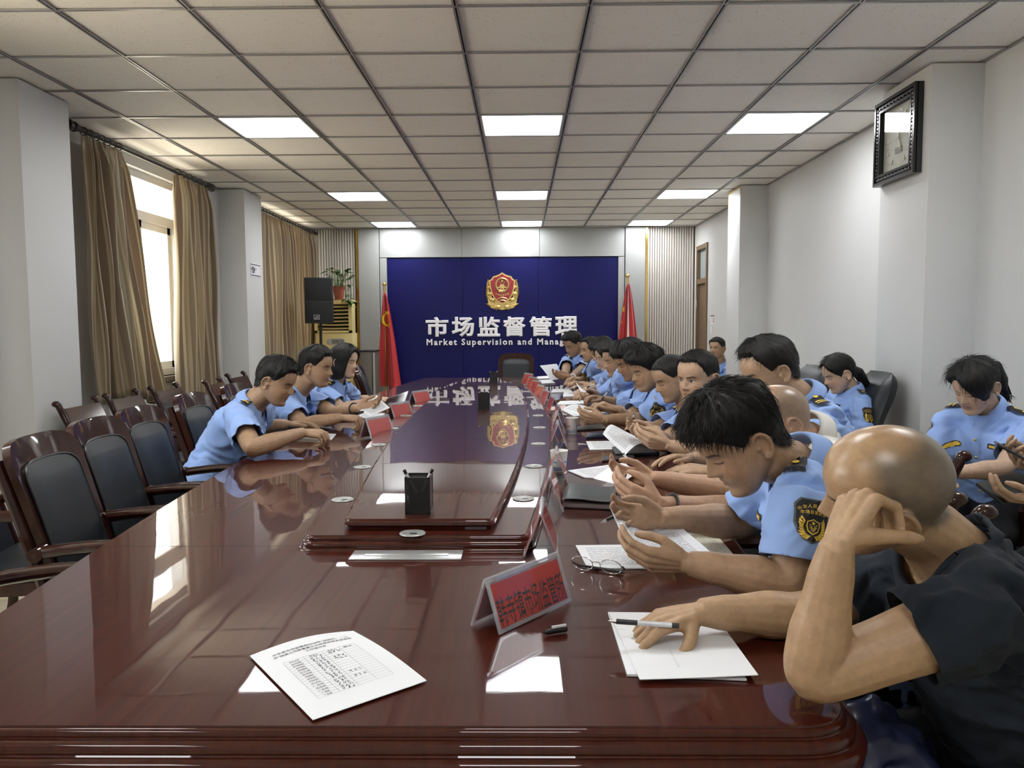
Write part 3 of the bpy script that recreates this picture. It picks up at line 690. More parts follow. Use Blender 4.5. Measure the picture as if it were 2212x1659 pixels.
def beads(z0, steps):
    """moulding profile: list of (radius, ledge) quarter-rounds stepping down and out"""
    d, z = 0.0, z0; pr = [(0, z0)]
    for r, led in steps:
        pr.append((d + .001, z - .003)); z -= .003
        d += led
        for i in range(7):
            a = PI / 2 * i / 6 * 1.25; pr.append((d + r * math.sin(a), z - r * (1 - math.cos(a))))
        d += r * .98; z -= r * 1.3
    return pr, d, z
table = thing('conference_table', 'long boat-shaped glossy red-brown conference table with raised centre', 'table', (0, 0, 0))
pr, d, z = beads(.76, [(.008, .0015), (.013, .0015), (.015, .0015)])
pr += [(d - .002, z - .012), (d - .02, z - .016), (d - .022, z - .03)]
sweep(outline(thw, TY0, TY1, .085), pr, True, True).build('tabletop', M_table, table, 35)
ap = outline(lambda y: thw(y) - .52, TY0 + .5, TY1 - .5, .1)
sweep(ap, [(.0, .70), (.0, .16), (.03, .14), (.03, .0)], False, False).build('base_panel', M_tabx, table, 35)
def phw(y): return .50 - .185 * ((y - 5.05) / 3.05) ** 2
pr, d, z = beads(.797, [(.007, .0015), (.011, .0015), (.009, .001)]); pr = [(a - .03, b) for a, b in pr] + [(d - .03, .7605)]
sweep(outline(phw, 2.035, 8.06, .05, 36), pr, True, False).build('centre_platform', M_table, table, 35)
def ihw(y): return .345 - .150 * ((y - 5.05) / 2.95) ** 2
sweep(outline(ihw, 2.12, 7.95, .012, 36), [(0, .828), (.002, .826), (.004, .822), (.010, .82), (.012, .812), (.004, .806), (.002, .7975)], True, False).build('centre_slab', M_table, table, 35)
for y, z, hw in ((2.09, .7603, thw), (3.98, .7603, thw), (5.98, .7603, thw)):
    for s in (-1, 1):
        a, b = sorted((tcx(y) + s * (phw(y) + .004 if y > 2.03 else 0), tcx(y) + s * (hw(y) - .004)))
        MB().box(a, b, y - .0008, y + .0008, z - .0005, z).build('seam', MATS['dark_gap'], table, 0)
for y in (3.63, 5.5): MB().box(tcx(y) - ihw(y) + .004, tcx(y) + ihw(y) - .004, y - .0007, y + .0007, .8278, .8284).build('seam', MATS['dark_gap'], table, 0)
gm = MB().lathe([(.034, 0), (.036, .0015), (.034, .0035), (.029, .004), (.026, .0025), (0, .0025)], n=28)
gm.box(-.006, .012, -.011, -.002, .002, .0034, 1)
gmesh = gm.mesh('cable_grommet')
M_grom = mat('grommet_grey', (.36, .375, .36), .35, metal=.3)
for m in (M_grom, M_black): gmesh.materials.append(m)
for s, px in ((-1, [(748, 1078), (798, 1008), (837, 960), (868, 925), (895, 897), (925, 876), (950, 858)]), (1, [(1114, 1076), (1143, 1006), (1158, 958), (1164, 923), (1164, 897), (1150, 858), (1138, 845)])):
    for u, v in px:
        q = atz(u, v, .8); q.z = .797; q.x = tcx(q.y) + s * (phw(q.y) + ihw(q.y)) / 2 - s * .008
        o = mkobj('cable_grommet', gmesh, M_grom, table); o.location = q; o.rotation_euler.z = rnd.uniform(-1, 1)
q = atz(900, 1134, .8); o = mkobj('cable_grommet', gmesh, M_grom, table); o.location = (q.x, 2.078, .797)
q0, q1 = atz(766, 1213), atz(988, 1183); cb = q0.lerp(q1, .5)
M_alu = mat('brushed_aluminium', (.50, .515, .52), .28, metal=.55)
mb = MB().rbox(-.145, .145, -.052, .052, 0, .003, .001); mb.build('cable_box_frame', M_alu, table).location = (cb.x, cb.y, .7602)
MB().rbox(-.11, .11, -.024, .024, .0028, .0042, .0006).build('cable_box_lid', MATS['brushed_aluminium'], table).location = (cb.x, cb.y, .7602)

# ================================================================ CHAIRS  (local: faces +x, origin on the floor under the seat)
def back_pt(y, s, off=0.0, w=.215):
    """surface of the reclined, slightly hollow back; s 0 (seat) .. 1 (top)"""
    return Vector((-.19 - .145 * s - .03 * s * s - .03 * (1 - (y / w) ** 2) + off * .97, y, .40 + .60 * s + off * .22))
def back_shape(w0, w1, s0, s1, rt, n=10, arch=.012, rb=.0):
    """outline polygon (y,s) of half widths w0 (bottom) w1 (top), rounded top corners"""
    H = .62; pts = []
    for i in range(n + 1): t = i / n; pts.append((w0 + (w1 - w0) * t, s0 + (s1 - rt / H - s0) * t))
    for i in range(1, 8): a = PI / 2 * i / 8; pts.append((w1 - rt + rt * math.cos(a), s1 - rt / H + rt / H * math.sin(a)))
    for i in range(9): y = (w1 - rt) * (1 - 2 * i / 8); pts.append((y, s1 + arch * (1 - (y / w1) ** 2)))
    right = pts[:n + 8]; mid = pts[n + 8:]
    return right + mid[1:-1] + [(-y, s) for y, s in right[::-1]]
def shell(poly, off0, off1, nx=10, bulge=0.0, mat_=0):
    """solid of a back outline between two offsets from the back surface; scan-line grid keeps the hollow curve"""
    mb = MB(); ys = [p[0] for p in poly]; n = len(poly); k = n // 2
    A = poly[:k + (n % 2)]; B = poly[::-1][:k + (n % 2)]
    rows = list(zip(A, B)); fr, bk = [], []
    for (y1, s1), (y0, s0) in rows:
        for i in range(nx + 1):
            t = i / nx; y = y0 + (y1 - y0) * t; s = s0 + (s1 - s0) * t; e = bulge * (1 - (2 * t - 1) ** 4)
            fr.append(back_pt(y, s, off1 + e * min(1, 4 * (s - rows[0][0][1]) / .6, 9 * (rows[-1][0][1] + .01 - s)))); bk.append(back_pt(y, s, off0))
    m = nx + 1; R = len(rows); fs = []
    for j in range(R - 1):
        for i in range(nx):
            q = (j * m + i, j * m + i + 1, (j + 1) * m + i + 1, (j + 1) * m + i); fs.append(q); fs.append(tuple(R * m + z for z in q[::-1]))
    loop = [j * m + nx for j in range(R)] + [(R - 1) * m + i for i in range(nx - 1, -1, -1)] + [j * m for j in range(R - 2, -1, -1)] + list(range(1, nx))
    for a, b in zip(loop, loop[1:] + loop[:1]): fs.append((a, R * m + a, R * m + b, b))
    return mb.add(fr + bk, fs, mat_)
M_pipe = mat('black_piping', (.008, .008, .009), .4)
def make_chair(name, label, group):
    t = thing(name, label, 'chair', (0, 0, 0), 0, group)
    MB().rbox(-.2, .235, -.205, .205, .405, .465, .022, seg=3).build('seat', M_leather, t)
    MB().box(-.2, .22, -.2, .2, .35, .405).build('seat_rail', M_chair, t)
    sh = back_shape(.19, .212, .0, 1.0, .075); shell(sh, -.012, .014).build('back_frame', M_chair, t, 50)
    pad = back_shape(.162, .168, .05, .87, .055); shell(pad, .012, .022, bulge=.016).build('back_pad', M_leather, t, 60)
    mb = MB(); L = [back_pt(y, s, .022) for y, s in pad]; mb.tube(L, .0045, 6, cap=False); mb.build('piping', M_pipe, t)
    for s in (-1, 1):
        mb = MB(); P = [back_pt(.198 * s, k, -.03) for k in np.linspace(.0, .93, 9)]
        mb.tube(P, [.024] * 8 + [.02], 8, flat=(.75, 1.1), up=(0, 1, 0)); mb.build('back_post', M_chair, t)
        a0, a1 = -.265, .235; P = [Vector((a0 + (a1 - a0) * k, s * (.222 + .012 * math.sin(k * PI)), .664 + .028 * math.sin(k * PI * .9 + .25))) for k in np.linspace(0, 1, 10)]
        arm = MB().tube(P, .021, 10, flat=(1.25, .95), up=(0, 0, 1)).build('armrest', M_chair, t)
        MB().tube([P[0] - Vector((0, .028, 0)), P[0] + Vector((0, .028, 0))], .023, 14).build('arm_end', M_chair, arm)
        MB().tube([P[0] - Vector((0, .0295, 0)), P[0] + Vector((0, .0295, 0))], .008, 10).build('dowel', M_chairback, arm)
        MB().tube([P[-1] + Vector((-.02, 0, -.005)), (.215, s * .222, .56), (.19, s * .21, .42)], [.018, .02, .02], 8).build('arm_post', M_chair, t)
        MB().tube([(-.2, s * .19, .42), (-.22, s * .19, .2), (-.27, s * .19, 0)], [.026, .022, .018], 8, flat=(1, 1.1)).build('leg', M_chair, t)
        MB().tube([(.19, s * .19, .42), (.19, s * .19, .2), (.2, s * .19, 0)], [.026, .022, .018], 8).build('leg', M_chair, t)
    return t
chair0 = make_chair('armchair', 'dark mahogany armchair with black leather pad, nearest whole one on the window side', None)
def place(src, x, y, rz, label, group=None):
    c = src if src.get('used') is None else copy_tree(src)
    if src.get('used') is None: src['used'] = 1
    elif 'used' in c: pass
    c.location = (x, y, 0); c.rotation_euler = (0, 0, rz); c['label'] = label
    if group: c['group'] = group
    return c
G = 'mahogany armchairs tucked along the window side of the table'
place(chair0, -1.235, 2.57, .08, 'nearest whole mahogany armchair on the empty window side, black leather back', G)
place(chair0, -1.295, 3.01, .06, 'second mahogany armchair along the empty window side, between two alike', G)
place(chair0, -1.335, 3.43, .03, 'third mahogany armchair along the window side, next to the seated officer', G)
place(chair0, -1.17, 1.88, .12, 'mahogany armchair at the lower corner of the picture, only its arm showing', G)
place(chair0, -1.40, 4.12, 0, 'mahogany armchair the short-haired officer on the window side sits in', G)
place(chair0, -1.42, 4.80, 0, 'mahogany armchair of the middle seated officer on the window side', G)
place(chair0, -1.42, 5.52, 0, 'mahogany armchair of the woman with bobbed hair', G)
place(chair0, -1.10, 7.0, .1, 'empty mahogany armchair beyond the woman with bobbed hair', G)
place(chair0, -.07, 9.46, -PI / 2, 'empty mahogany armchair at the head of the table before the blue wall')

def make_side_chair(name, label, group):
    """waiting-row chair: scrolled side posts, wooden top rail, leather back panel"""
    t = thing(name, label, 'chair', (0, 0, 0), 0, group)
    MB().rbox(-.2, .24, -.215, .215, .40, .455, .02, seg=3).build('seat', M_leather, t)
    MB().box(-.2, .22, -.2, .2, .35, .40).build('seat_rail', M_chair, t)
    bp = lambda y, s, o=0: Vector((-.20 - .12 * s - .05 * s * s + o, y, .42 + .46 * s + o * .25))
    MB().grid(lambda u, v: bp(-.19 + .38 * u, .05 + .72 * v, .012), 6, 8).grid(lambda u, v: bp(-.19 + .38 * u, .05 + .72 * v, -.012), 6, 8, 0, True).build('back_pad', M_leather, t)
    mb = MB(); vs = [bp(y, s, o) for s in (.775, .97) for y in (-.2, .2) for o in (-.014, .018)]
    mb.add(vs, [(0, 1, 3, 2), (4, 6, 7, 5), (0, 4, 5, 1), (2, 3, 7, 6), (1, 5, 7, 3), (0, 2, 6, 4)]).build('top_rail', M_chairback, t, 0)
    for s in (-1, 1):
        tp = bp(.212 * s, 1.0); P = [bp(.212 * s, k) for k in np.linspace(0, 1, 8)] + [tp + Vector((-.016 * (1 - math.cos(a)) - .002 * a, 0, .018 * math.sin(a))) for a in np.linspace(.4, 2.6, 7)]
        MB().tube(P, [.019] * 8 + [.0195, .020, .021, .021, .020, .017, .012], 16, flat=(1.0, 1.0), up=(0, 1, 0)).build('back_post', M_chair, t, 70)
        P = [Vector((-.25, s * .22, .64)), Vector((-.1, s * .225, .665)), Vector((.08, s * .225, .66)), Vector((.2, s * .22, .63)), Vector((.235, s * .22, .60)), Vector((.21, s * .22, .45)), Vector((.19, s * .2, .2)), Vector((.2, s * .2, 0))]
        MB().tube(P, [.02, .022, .022, .023, .023, .02, .02, .018], 8, up=(0, 1, 0)).build('armrest', M_chair, t)
        MB().tube([(-.2, s * .2, .42), (-.22, s * .2, .2), (-.27, s * .2, 0)], [.022, .02, .018], 8).build('leg', M_chair, t)
    return t
side0 = make_side_chair('side_chair', 'x', None)
GS = 'dark wood side chairs in the row under the windows'
place(side0, -2.42, 4.86, .0, 'dark side chair showing past the near window-side column, below the bunched curtain', GS)
place(side0, -2.42, 5.42, .02, 'dark side chair with the bunched curtain lying on its back', GS)
place(side0, -2.42, 6.06, 0, 'dark side chair under the bright window between its two curtains', GS)
place(side0, -2.42, 7.6, 0, 'dark side chair beyond the bright window, by the far column', GS)
place(side0, -2.3, 6.75, .1, 'dark side chair with its seat showing behind the seated officer', GS)
place(side0, -1.92, 3.05, .15, 'dark side chair at the picture edge, only its seat and arm showing', GS)

def make_exec(name, label):
    t = thing(name, label, 'chair', (0, 0, 0)); 
    prof = lambda v: (-.24 - .16 * v + .05 * math.sin(PI * v), .45 + .62 * v)
    mb = MB()
    def bk(u, v, sd):
        a = 2 * u - 1; w = .25 + .02 * math.sin(PI * v) - .10 * max(0, (v - .72) / .28) ** 2; y = a * w
        x, z = prof(v); e = (1 - abs(a) ** 4) * (.5 + .5 * math.sin(PI * min(1, max(0, v)))) ; th = .03 + .035 * e + .015 * math.sin(v * PI * 3) * e
        edge = min(1, min(v, 1 - v) * 10) ** .5 * min(1, (1 - abs(a)) * 8) ** .5
        return Vector((x + sd * th * edge - .05 * (1 - a * a) * .5, y, z))
    mb.grid(lambda u, v: bk(u, v, 1), 16, 24).grid(lambda u, v: bk(u, v, -1), 16, 24, 0, True).build('backrest', M_leather, t, 180)
    MB().rbox(-.24, .28, -.26, .26, .38, .50, .045, seg=4).build('seat', M_leather, t)
    for s in (-1, 1):
        P = [Vector((-.22, s * .29, .66)), Vector((-.05, s * .3, .68)), Vector((.15, s * .3, .67)), Vector((.27, s * .295, .64))]
        MB().tube(P, .024, 10, flat=(1.3, .8), up=(0, 0, 1)).build('armrest', M_chair, t)
        MB().tube([(.22, s * .295, .65), (.2, s * .28, .42), (.22, s * .28, 0)], .022, 8).build('leg', M_chair, t)
        MB().tube([(-.22, s * .29, .66), (-.22, s * .28, .42), (-.25, s * .28, 0)], .022, 8).build('leg', M_chair, t)
    return t
exec0 = make_exec('executive_chair', 'x')
place(exec0, 1.66, 5.42, PI + .1, 'empty high-backed black leather armchair behind the combed-over man')
place(exec0, 1.76, 4.72, PI - .03, 'high-backed black leather armchair the older long-haired woman sits in')

# ================================================================ FAR CORNER
def ac_unit():
    t = thing('air_conditioner', 'cream floor-standing air conditioner behind the loudspeaker', 'air conditioner', (-2.60, 10.95, 0)); w = .26
    MB().rbox(-w, w, -.16, .16, 0, 1.27, .012).build('cabinet', M_ac, t)
    mb = MB(); mb.box(-w, w, -.175, -.14, 1.27, 1.30); mb.rbox(-w, w, -.16, .16, 1.66, 1.72, .012); mb.box(-w, -w + .04, -.175, .16, 1.27, 1.70); mb.box(w - .045, w, -.175, .16, 1.27, 1.70); mb.box(-w, w, .05, .16, 1.27, 1.70)
    mb.build('vent_frame', M_ac, t, 30); MB().box(-w + .04, w - .045, .0, .05, 1.29, 1.67).build('vent_dark', M_dark, t, 0)
    for i in range(7):
        z = 1.33 + i * .05; MB().grid(lambda u, v: Vector((-w + .04 + (2 * w - .085) * u, -.165 + .07 * v - .012 * math.sin(PI * u), z + .022 * v - .006 * math.sin(PI * u))), 8, 3).build('louver', M_acslat, t, 60).modifiers.new('s', 'SOLIDIFY').thickness = .012
    M = frame((.03, -.161, 1.145), (1, 0, 0), (0, 0, 1))
    el = [(.125 * math.copysign(abs(math.cos(a)) ** .5, math.cos(a)), .045 * math.copysign(abs(math.sin(a)) ** .6, math.sin(a))) for a in [2 * PI * i / 28 for i in range(28)]]
    cp = MB().prism(el, 0, .008, 0, M).build('control_panel', M_silver, t, 30)
    MB().prism([(-.055, -.028), (.055, -.028), (.055, .028), (-.055, .028)], .007, .011, 0, M).build('display', M_lcd, cp, 0)
    mb = MB()
    for i in range(3):
        for x in (.075, .098): mb.prism([(x + q * .008, -.025 + i * .022 + w_ * .006) for q, w_ in ((-1, -1), (1, -1), (1, 1), (-1, 1))], .007, .012, 0, M)
    mb.build('buttons', M_dark, cp, 0)
    return t
ac_unit()
def speaker():
    c = aty(690, 650, 9.6); t = thing('loudspeaker', 'black loudspeaker with silver badge on a pole stand in front of the air conditioner', 'loudspeaker', (c.x, 9.6, c.z))
    w, h, d = .165, .275, .17
    poly = [(-w, -d), (w, -d), (w + .005, -d + .03), (.11, d), (-.11, d), (-w - .005, -d + .03)]
    o = MB().prism(poly, -h, h).build('cabinet', M_black, t, 25); o.rotation_euler.z = .22
    bv = o.modifiers.new('b', 'BEVEL'); bv.width = .008; bv.segments = 2
    g1 = MB().rbox(-w + .012, w - .012, -d - .006, -d + .01, .0, h - .012, .004).build('upper_grille', mat('grille_black', (.008, .009, .010), .8, bump=(700, .6, .002)), t)
    g2 = MB().rbox(-w + .012, w - .012, -d - .006, -d + .01, -h + .012, -.012, .004).build('lower_grille', MATS['grille_black'], t)
    b = MB(); F = frame((-.03, -d - .007, -.2), (1, 0, 0), (0, 0, 1))
    b.prism([(-.034, -.028), (.034, -.028), (.034, .028), (-.034, .028)], 0, .004, 0, F); b.prism([(-.03, -.02), (.03, -.02), (.03, .024), (-.03, .024)], .003, .005, 1, F)
    b.prism([(-.024, -.012), (-.008, -.012), (.002, .012), (-.004, .012), (-.01, .0), (-.018, -.006)], .005, .007, 0, F); b.prism([(.004, -.012), (.012, -.012), (.02, .012), (.004, .012), (.012, .006)], .005, .007, 0, F); b.prism([(-.004, -.004), (.004, -.004), (.004, .004), (-.004, .004)], .005, .0075, 2, F)
    bd = b.build('badge', [M_silver, M_black, M_red], t, 0)
    for q in (g1, g2, bd): q.rotation_euler.z = .22
    s = thing('speaker_stand', 'black tripod pole stand carrying the loudspeaker', 'stand', (c.x, 9.63, 0))
    MB().tube([(0, 0, .3), (0, 0, c.z - h + .01)], .018, 12).build('pole', M_black, s); MB().tube([(0, 0, .78), (0, 0, .86)], .028, 12).build('collar', M_black, s)
    for a in (0.5, 2.6, 4.7): MB().tube([(0, 0, .62), (.4 * math.cos(a), .4 * math.sin(a), .012)], .012, 8).build('leg', M_black, s)
speaker()
def plant():
    c = Vector((-2.545, 10.93, 1.721)); t = thing('potted_plant', 'trailing green pothos in a terracotta pot on the air conditioner', 'plant', c)
    MB().lathe([(0, 0), (.075, 0), (.078, .012), (.062, .02), (.058, .02), (.085, .17), (.09, .17), (.09, .195), (.08, .195), (.078, .18), (0, .18)], n=20).build('pot', M_pot, t)
    r = random.Random(4)
    def leaf(p, d, L, nm='leaf'):
        d = d.normalized(); s = d.cross(Vector((0, 0, 1))); s = s.normalized() if s.length > .1 else Vector((1, 0, 0)); n = s.cross(d)
        prof = [(0, .05), (.2, .38), (.45, .46), (.75, .26), (1, .0)]
        vs = []; 
        for a, w in prof:
            q = p + d * (a * L) - Vector((0, 0, .35 * L * a * a)); vs += [q - s * w * L + n * w * L * .25, q, q + s * w * L + n * w * L * .25]
        fs = [(i * 3 + j, i * 3 + j + 1, i * 3 + j + 4, i * 3 + j + 3) for i in range(4) for j in range(2)]
        MB().add(vs, fs).build(nm, M_green, t, 60)
    for i in range(34):
        a = r.uniform(0, 6.28); e = r.uniform(.2, 1.4); R = r.uniform(.05, .14)
        p0 = Vector((.03 * math.cos(a), .03 * math.sin(a), .18)); p1 = p0 + Vector((math.cos(a) * R, math.sin(a) * R, .05 + .19 * math.sin(e)))
        MB().tube([p0, p0.lerp(p1, .5) + Vector((0, 0, .03)), p1], .0025, 5).build('stem', M_stem, t)
        leaf(p1, Vector((math.cos(a), math.sin(a), r.uniform(-.2, .7))), r.uniform(.07, .12))
    for k in range(3):
        P = [Vector((.05 + .04 * k, -.06, .19)), Vector((.10 + .03 * k, -.1, .2)), Vector((.14 + .02 * k, -.14, .1)), Vector((.13 + .04 * k, -.16, -.02 - .04 * k))]
        MB().tube(P, .003, 5).build('stem', M_stem, t)
        for q in range(5): leaf(P[2].lerp(P[3], q / 4) if q else P[1], Vector((r.uniform(-1, 1), -.6, r.uniform(-.2, .4))), .085)
plant()
def cabinet():
    q0, q1 = aty(776, 757, 10.6), aty(810, 757, 10.6); w = (q1.x - q0.x) / 2
    t = thing('filing_cabinet', 'low grey metal cabinet beside the party flag', 'cabinet', (q0.x + w, 10.75, 0)); H = q0.z
    MB().rbox(-w, w, -.15, .2, .04, H - .02, .005).build('body', M_cab, t)
    MB().rbox(-w - .005, w + .012, -.16, .2, H - .02, H, .004).build('top', M_black, t)
    MB().box(w - .045, w - .03, -.155, -.149, .06, H - .03).box(w - .03, w - .004, -.156, -.149, .06, H - .03, 1).build('side_strip', [M_black, M_silver], t, 0)
    MB().box(-w + .01, w - .01, -.13, .18, 0, .04).build('plinth', M_black, t, 0)
cabinet()

# ================================================================ THINGS ON THE TABLE
M_redmirror = mat('red_card_shade', (.50, .03, .03), .4)
def nameplate(p, rz, label, text=None, w=.2, h=.1, group=None, card=True, dy=.042):
    """acrylic A-frame sign: two leaning frames, red card inside each; long axis = local x, front faces -y"""
    t = thing('name_plate', label, 'name plate', p, rz, group); th = .0035
    sl = math.atan2(dy, h); Ls = math.hypot(dy, h)
    for s in (-1, 1):
        F = frame((0, s * dy, .0025), (s * -1, 0, 0), (0, -s * dy, h))   # x to the reader's right, y up the slope, z outward
        mb = MB(); e = .007
        mb.prism([(-w / 2, 0), (w / 2, 0), (w / 2, Ls), (-w / 2, Ls)], -.0012, .0, 0, F)
        for a in ((-w / 2, w / 2, 0, e), (-w / 2, w / 2, Ls - e, Ls), (-w / 2, -w / 2 + e, e, Ls - e), (w / 2 - e, w / 2, e, Ls - e)):
            mb.prism([(a[0], a[2]), (a[1], a[2]), (a[1], a[3]), (a[0], a[3])], .0001, .004, 0, F)
        mb.build('acrylic_frame', M_acrylic, t, 0)
        if card:
            mb = MB().prism([(-w / 2 + .009, .008), (w / 2 - .009, .008), (w / 2 - .009, Ls - .012), (-w / 2 + .009, Ls - .012)], .0004, .0012, 0, F)
            if text and s == -1:
                v, f = text_geo(text, .004); a = np.array(v); W = a[:, 0].max() - a[:, 0].min(); sx = (w - .022) / W
                mb.add([F @ Vector((-w / 2 + .011 + (x - a[:, 0].min()) * sx, .014 + y * .062, .0016)) for x, y in v], f, 1)
            mb.build('red_card', [M_red, M_ink], t, 0)
            MB().prism([(-w / 2 + .004, .004), (w / 2 - .004, .004), (w / 2 - .004, Ls - .004), (-w / 2 + .004, Ls - .004)], .0022, .0026, 0, F).build('cover_sheet', M_sheetcover, t, 0)
    MB().tube([(-w / 2, 0, h + .002), (w / 2, 0, h + .002)], .0045, 8).build('acrylic_ridge', M_acrylic, t)
    return t
p0, p1 = atz(1078, 1374), atz(1233, 1300)
d = p1 - p0; ang = math.atan2(d.y, d.x); ctr = p0.lerp(p1, .5); n = Vector((-math.sin(ang), math.cos(ang), 0))
nameplate(ctr + n * .036, ang, 'red name plate reading black characters in a clear stand, nearest one on the table', '韩寺镇市场监管所', d.length, .100, dy=.036)
GP = 'clear stands with red cards along the platform edge'
# edge-on row on the door side
for i, (u, v, ang, lab) in enumerate(((1172, 1205, 87, 'clear name plate seen edge-on, second from the near end on the door side'), (1192, 1108, 86, 'clear name plate seen edge-on beside the black leather notebook'),
        (1205, 1046, 87, 'clear name plate in front of the nearer paper cup'), (1207, 968, 88, 'clear name plate seen edge-on next to the farther paper cup'), (1205, 940, 89, 'clear name plate just beyond the farther paper cup'))):
    q = atz(u, v); nameplate((q.x, q.y + .1, .76), math.radians(ang), lab, None, .2, .112)
FARP = ['the cropped-hair officer', 'the bushy-haired officer', 'the puffy-haired officer', 'the frowning officer', 'the woman with glasses', 'the mostly hidden officer', 'the lean officer']
for i, (u, v, a_) in enumerate(((1200, 920, 92), (1188, 895, 96), (1176, 878, 100), (1164, 864, 104), (1155, 852, 108), (1148, 842, 112), (1138, 832, 114))):
    q = atz(u, v); nameplate((q.x + .02, q.y + .05, .76), math.radians(a_), 'small red name plate in a clear stand in front of ' + FARP[i], None, .2, .112, 'far door-side name plates')
for u, v, lab in ((812, 938, 'red name plate in front of the short-haired officer on the window side'), (861, 900, 'red name plate in front of the watch-wearing officer on the window side'), (906, 868, 'red name plate in front of the woman with bobbed hair')):
    q = atz(u, v + 10); nameplate((q.x - .0, q.y + .04, .76), math.radians(62), lab, None, .2, .112)

def paper(name, label, corners, mat_=None, z=.7608, curl=None, thick=.0012, group=None, cat='paper', n=10):
    """sheet laid between four table points (a->b->c->d), curl(u,v) raises it; UV for its print"""
    a, b, c, d = [Vector(q) for q in corners]
    def P(u, v, dz=0):
        q = a.lerp(b, u).lerp(d.lerp(c, u), v); q.z += (curl(u, v) if curl else 0) + dz; return q
    o0 = (a + b + c + d) / 4
    mb = MB().grid(lambda u, v: P(u, v, thick) - o0, n, n)
    vs = len(mb.v); mb.grid(lambda u, v: P(u, v) - o0, n, n, 0, True)
    m = n + 1; loop = [i for i in range(n)] + [j * m + n for j in range(n)] + [n * m + i for i in range(n, 0, -1)] + [j * m for j in range(n, 0, -1)]
    for x, y in zip(loop, loop[1:] + loop[:1]): mb.f.append((x, x + vs, y + vs, y)[::-1]); mb.m.append(0)
    me = mb.mesh(name, 30); uvl = me.uv_layers.new(name='UVMap'); li = np.zeros(len(me.loops), int); me.loops.foreach_get('vertex_index', li); li = li % (m * m)
    uvl.data.foreach_set('uv', np.stack([(li % m) / n, 1 - (li // m) / n], 1).ravel().astype('f'))
    o = mkobj(name, me, mat_ or M_paper); o.location = o0; tag(o, label, cat, group); o['_'] = 0; del o['_']
    return o, (lambda u, v, dz=0: P(u, v, dz) - o0)
def on_table(*px, z=.7612): return [atz(u, v, z) for u, v in px]
# -- attendance sheet
A, PS = paper('attendance_sheet', 'single printed attendance sheet with handwritten names lying at the near end', on_table((540, 1420), (763, 1366), (922, 1474), (676, 1559)), None, curl=lambda u, v: .010 * math.sin(PI * u) * (1 - v) + .006 * math.sin(PI * v) * (u > .5) * (u - .5) * 2 + .002, n=16)
def ribbon(mb, pts, w, mi=0):
    for p, q in zip(pts, pts[1:]):
        p, q = Vector(p), Vector(q); t = q - p
        if t.length < 1e-6: continue
        t.normalize(); s = t.cross(Vector((0, 0, 1))) * w; mb.add([p - s, p + s, q + s, q - s], [(0, 1, 2, 3)], mi)
mb = MB(); S = lambda u, v: PS(u, v, .0019)
u0, u1, v0, v1 = .16, .83, .27, .81
for k in range(17):
    v = v0 + (v1 - v0) * k / 16; ribbon(mb, [S(u0 + (u1 - u0) * i / 12, v) for i in range(13)], .00022)
for k in (0, .27, .53, .77, 1):
    u = u0 + (u1 - u0) * k; ribbon(mb, [S(u, v0 + (v1 - v0) * i / 12) for i in range(13)], .00022)
mb.build('printed_table', M_pencil, A, 0)
mb = MB()
def typeset(mb, body, uc, v, h, w, mi=0, off=.006):
    vv, f = text_geo(body, off); a = np.array(vv); W = a[:, 0].max()
    mb.add([S(uc + (x / W - .5) * w, v - y * h) for x, y in vv], f, mi)
typeset(mb, '中牟县市场监管局2024年“双随机、一公', .5, .135, .028, .72); typeset(mb, '开”抽查工作部署暨企业经营异常名录管理', .5, .175, .028, .74); typeset(mb, '工作培训会', .5, .215, .028, .2)
for body, uc in (('单位名称', .25), ('签到人', .43), ('签到人', .6), ('备注', .75)): typeset(mb, body, uc, v0 + .027, .02, .09)
r = random.Random(11)
for k in range(1, 16):
    v = v0 + (v1 - v0) * (k + .8) / 16; typeset(mb, r.choice(['市场监管所', '办公室', '注册股', '信用股', '广告股', '执法队', '药械股']), .25, v, .018, r.uniform(.07, .1))
mb.build('printed_title', M_ink, A, 0)
mb = MB()
for k in range(1, 16):
    for uc, on in ((.43, k < 16), (.6, k in (1, 3, 4, 10, 12))):
        if not on: continue
        v = v0 + (v1 - v0) * (k + .5) / 16
        for g in range(3):
            x, y = uc - .05 + g * .04, v; P = []
            for s in range(9): P.append(S(x + r.uniform(0, .032), y + r.uniform(-.016, .016)))
            ribbon(mb, P, .00028)
mb.build('handwriting', M_ink, A, 0)
# -- sheets under the bald man's pen hand
B_, PB = paper('blank_sheet', 'top white sheet of the pile under the bald man’s pen hand', on_table((1316, 1327), (1545, 1330), (1638, 1464), (1382, 1470), z=.7665), None, curl=lambda u, v: .001 + .003 * (u * v) ** 2)
paper('paper_pile', 'white sheets lying below the top sheet at the bald man’s hand', on_table((1313, 1326), (1500, 1328), (1613, 1471), (1355, 1461), z=.7612), None, thick=.004)
mb = MB()
for i, ch in enumerate('信用监管工作会议记录'):
    v, f = text_geo(ch, 0); mb.add([PB(.37 + .02 * 0 + .02 * x, .60 + i * .026 + .022 * (1 - y), .0014) for x, y in v], f)
mb.build('faint_print', mat('faint_ink', (.5, .5, .52), .7), B_, 0)
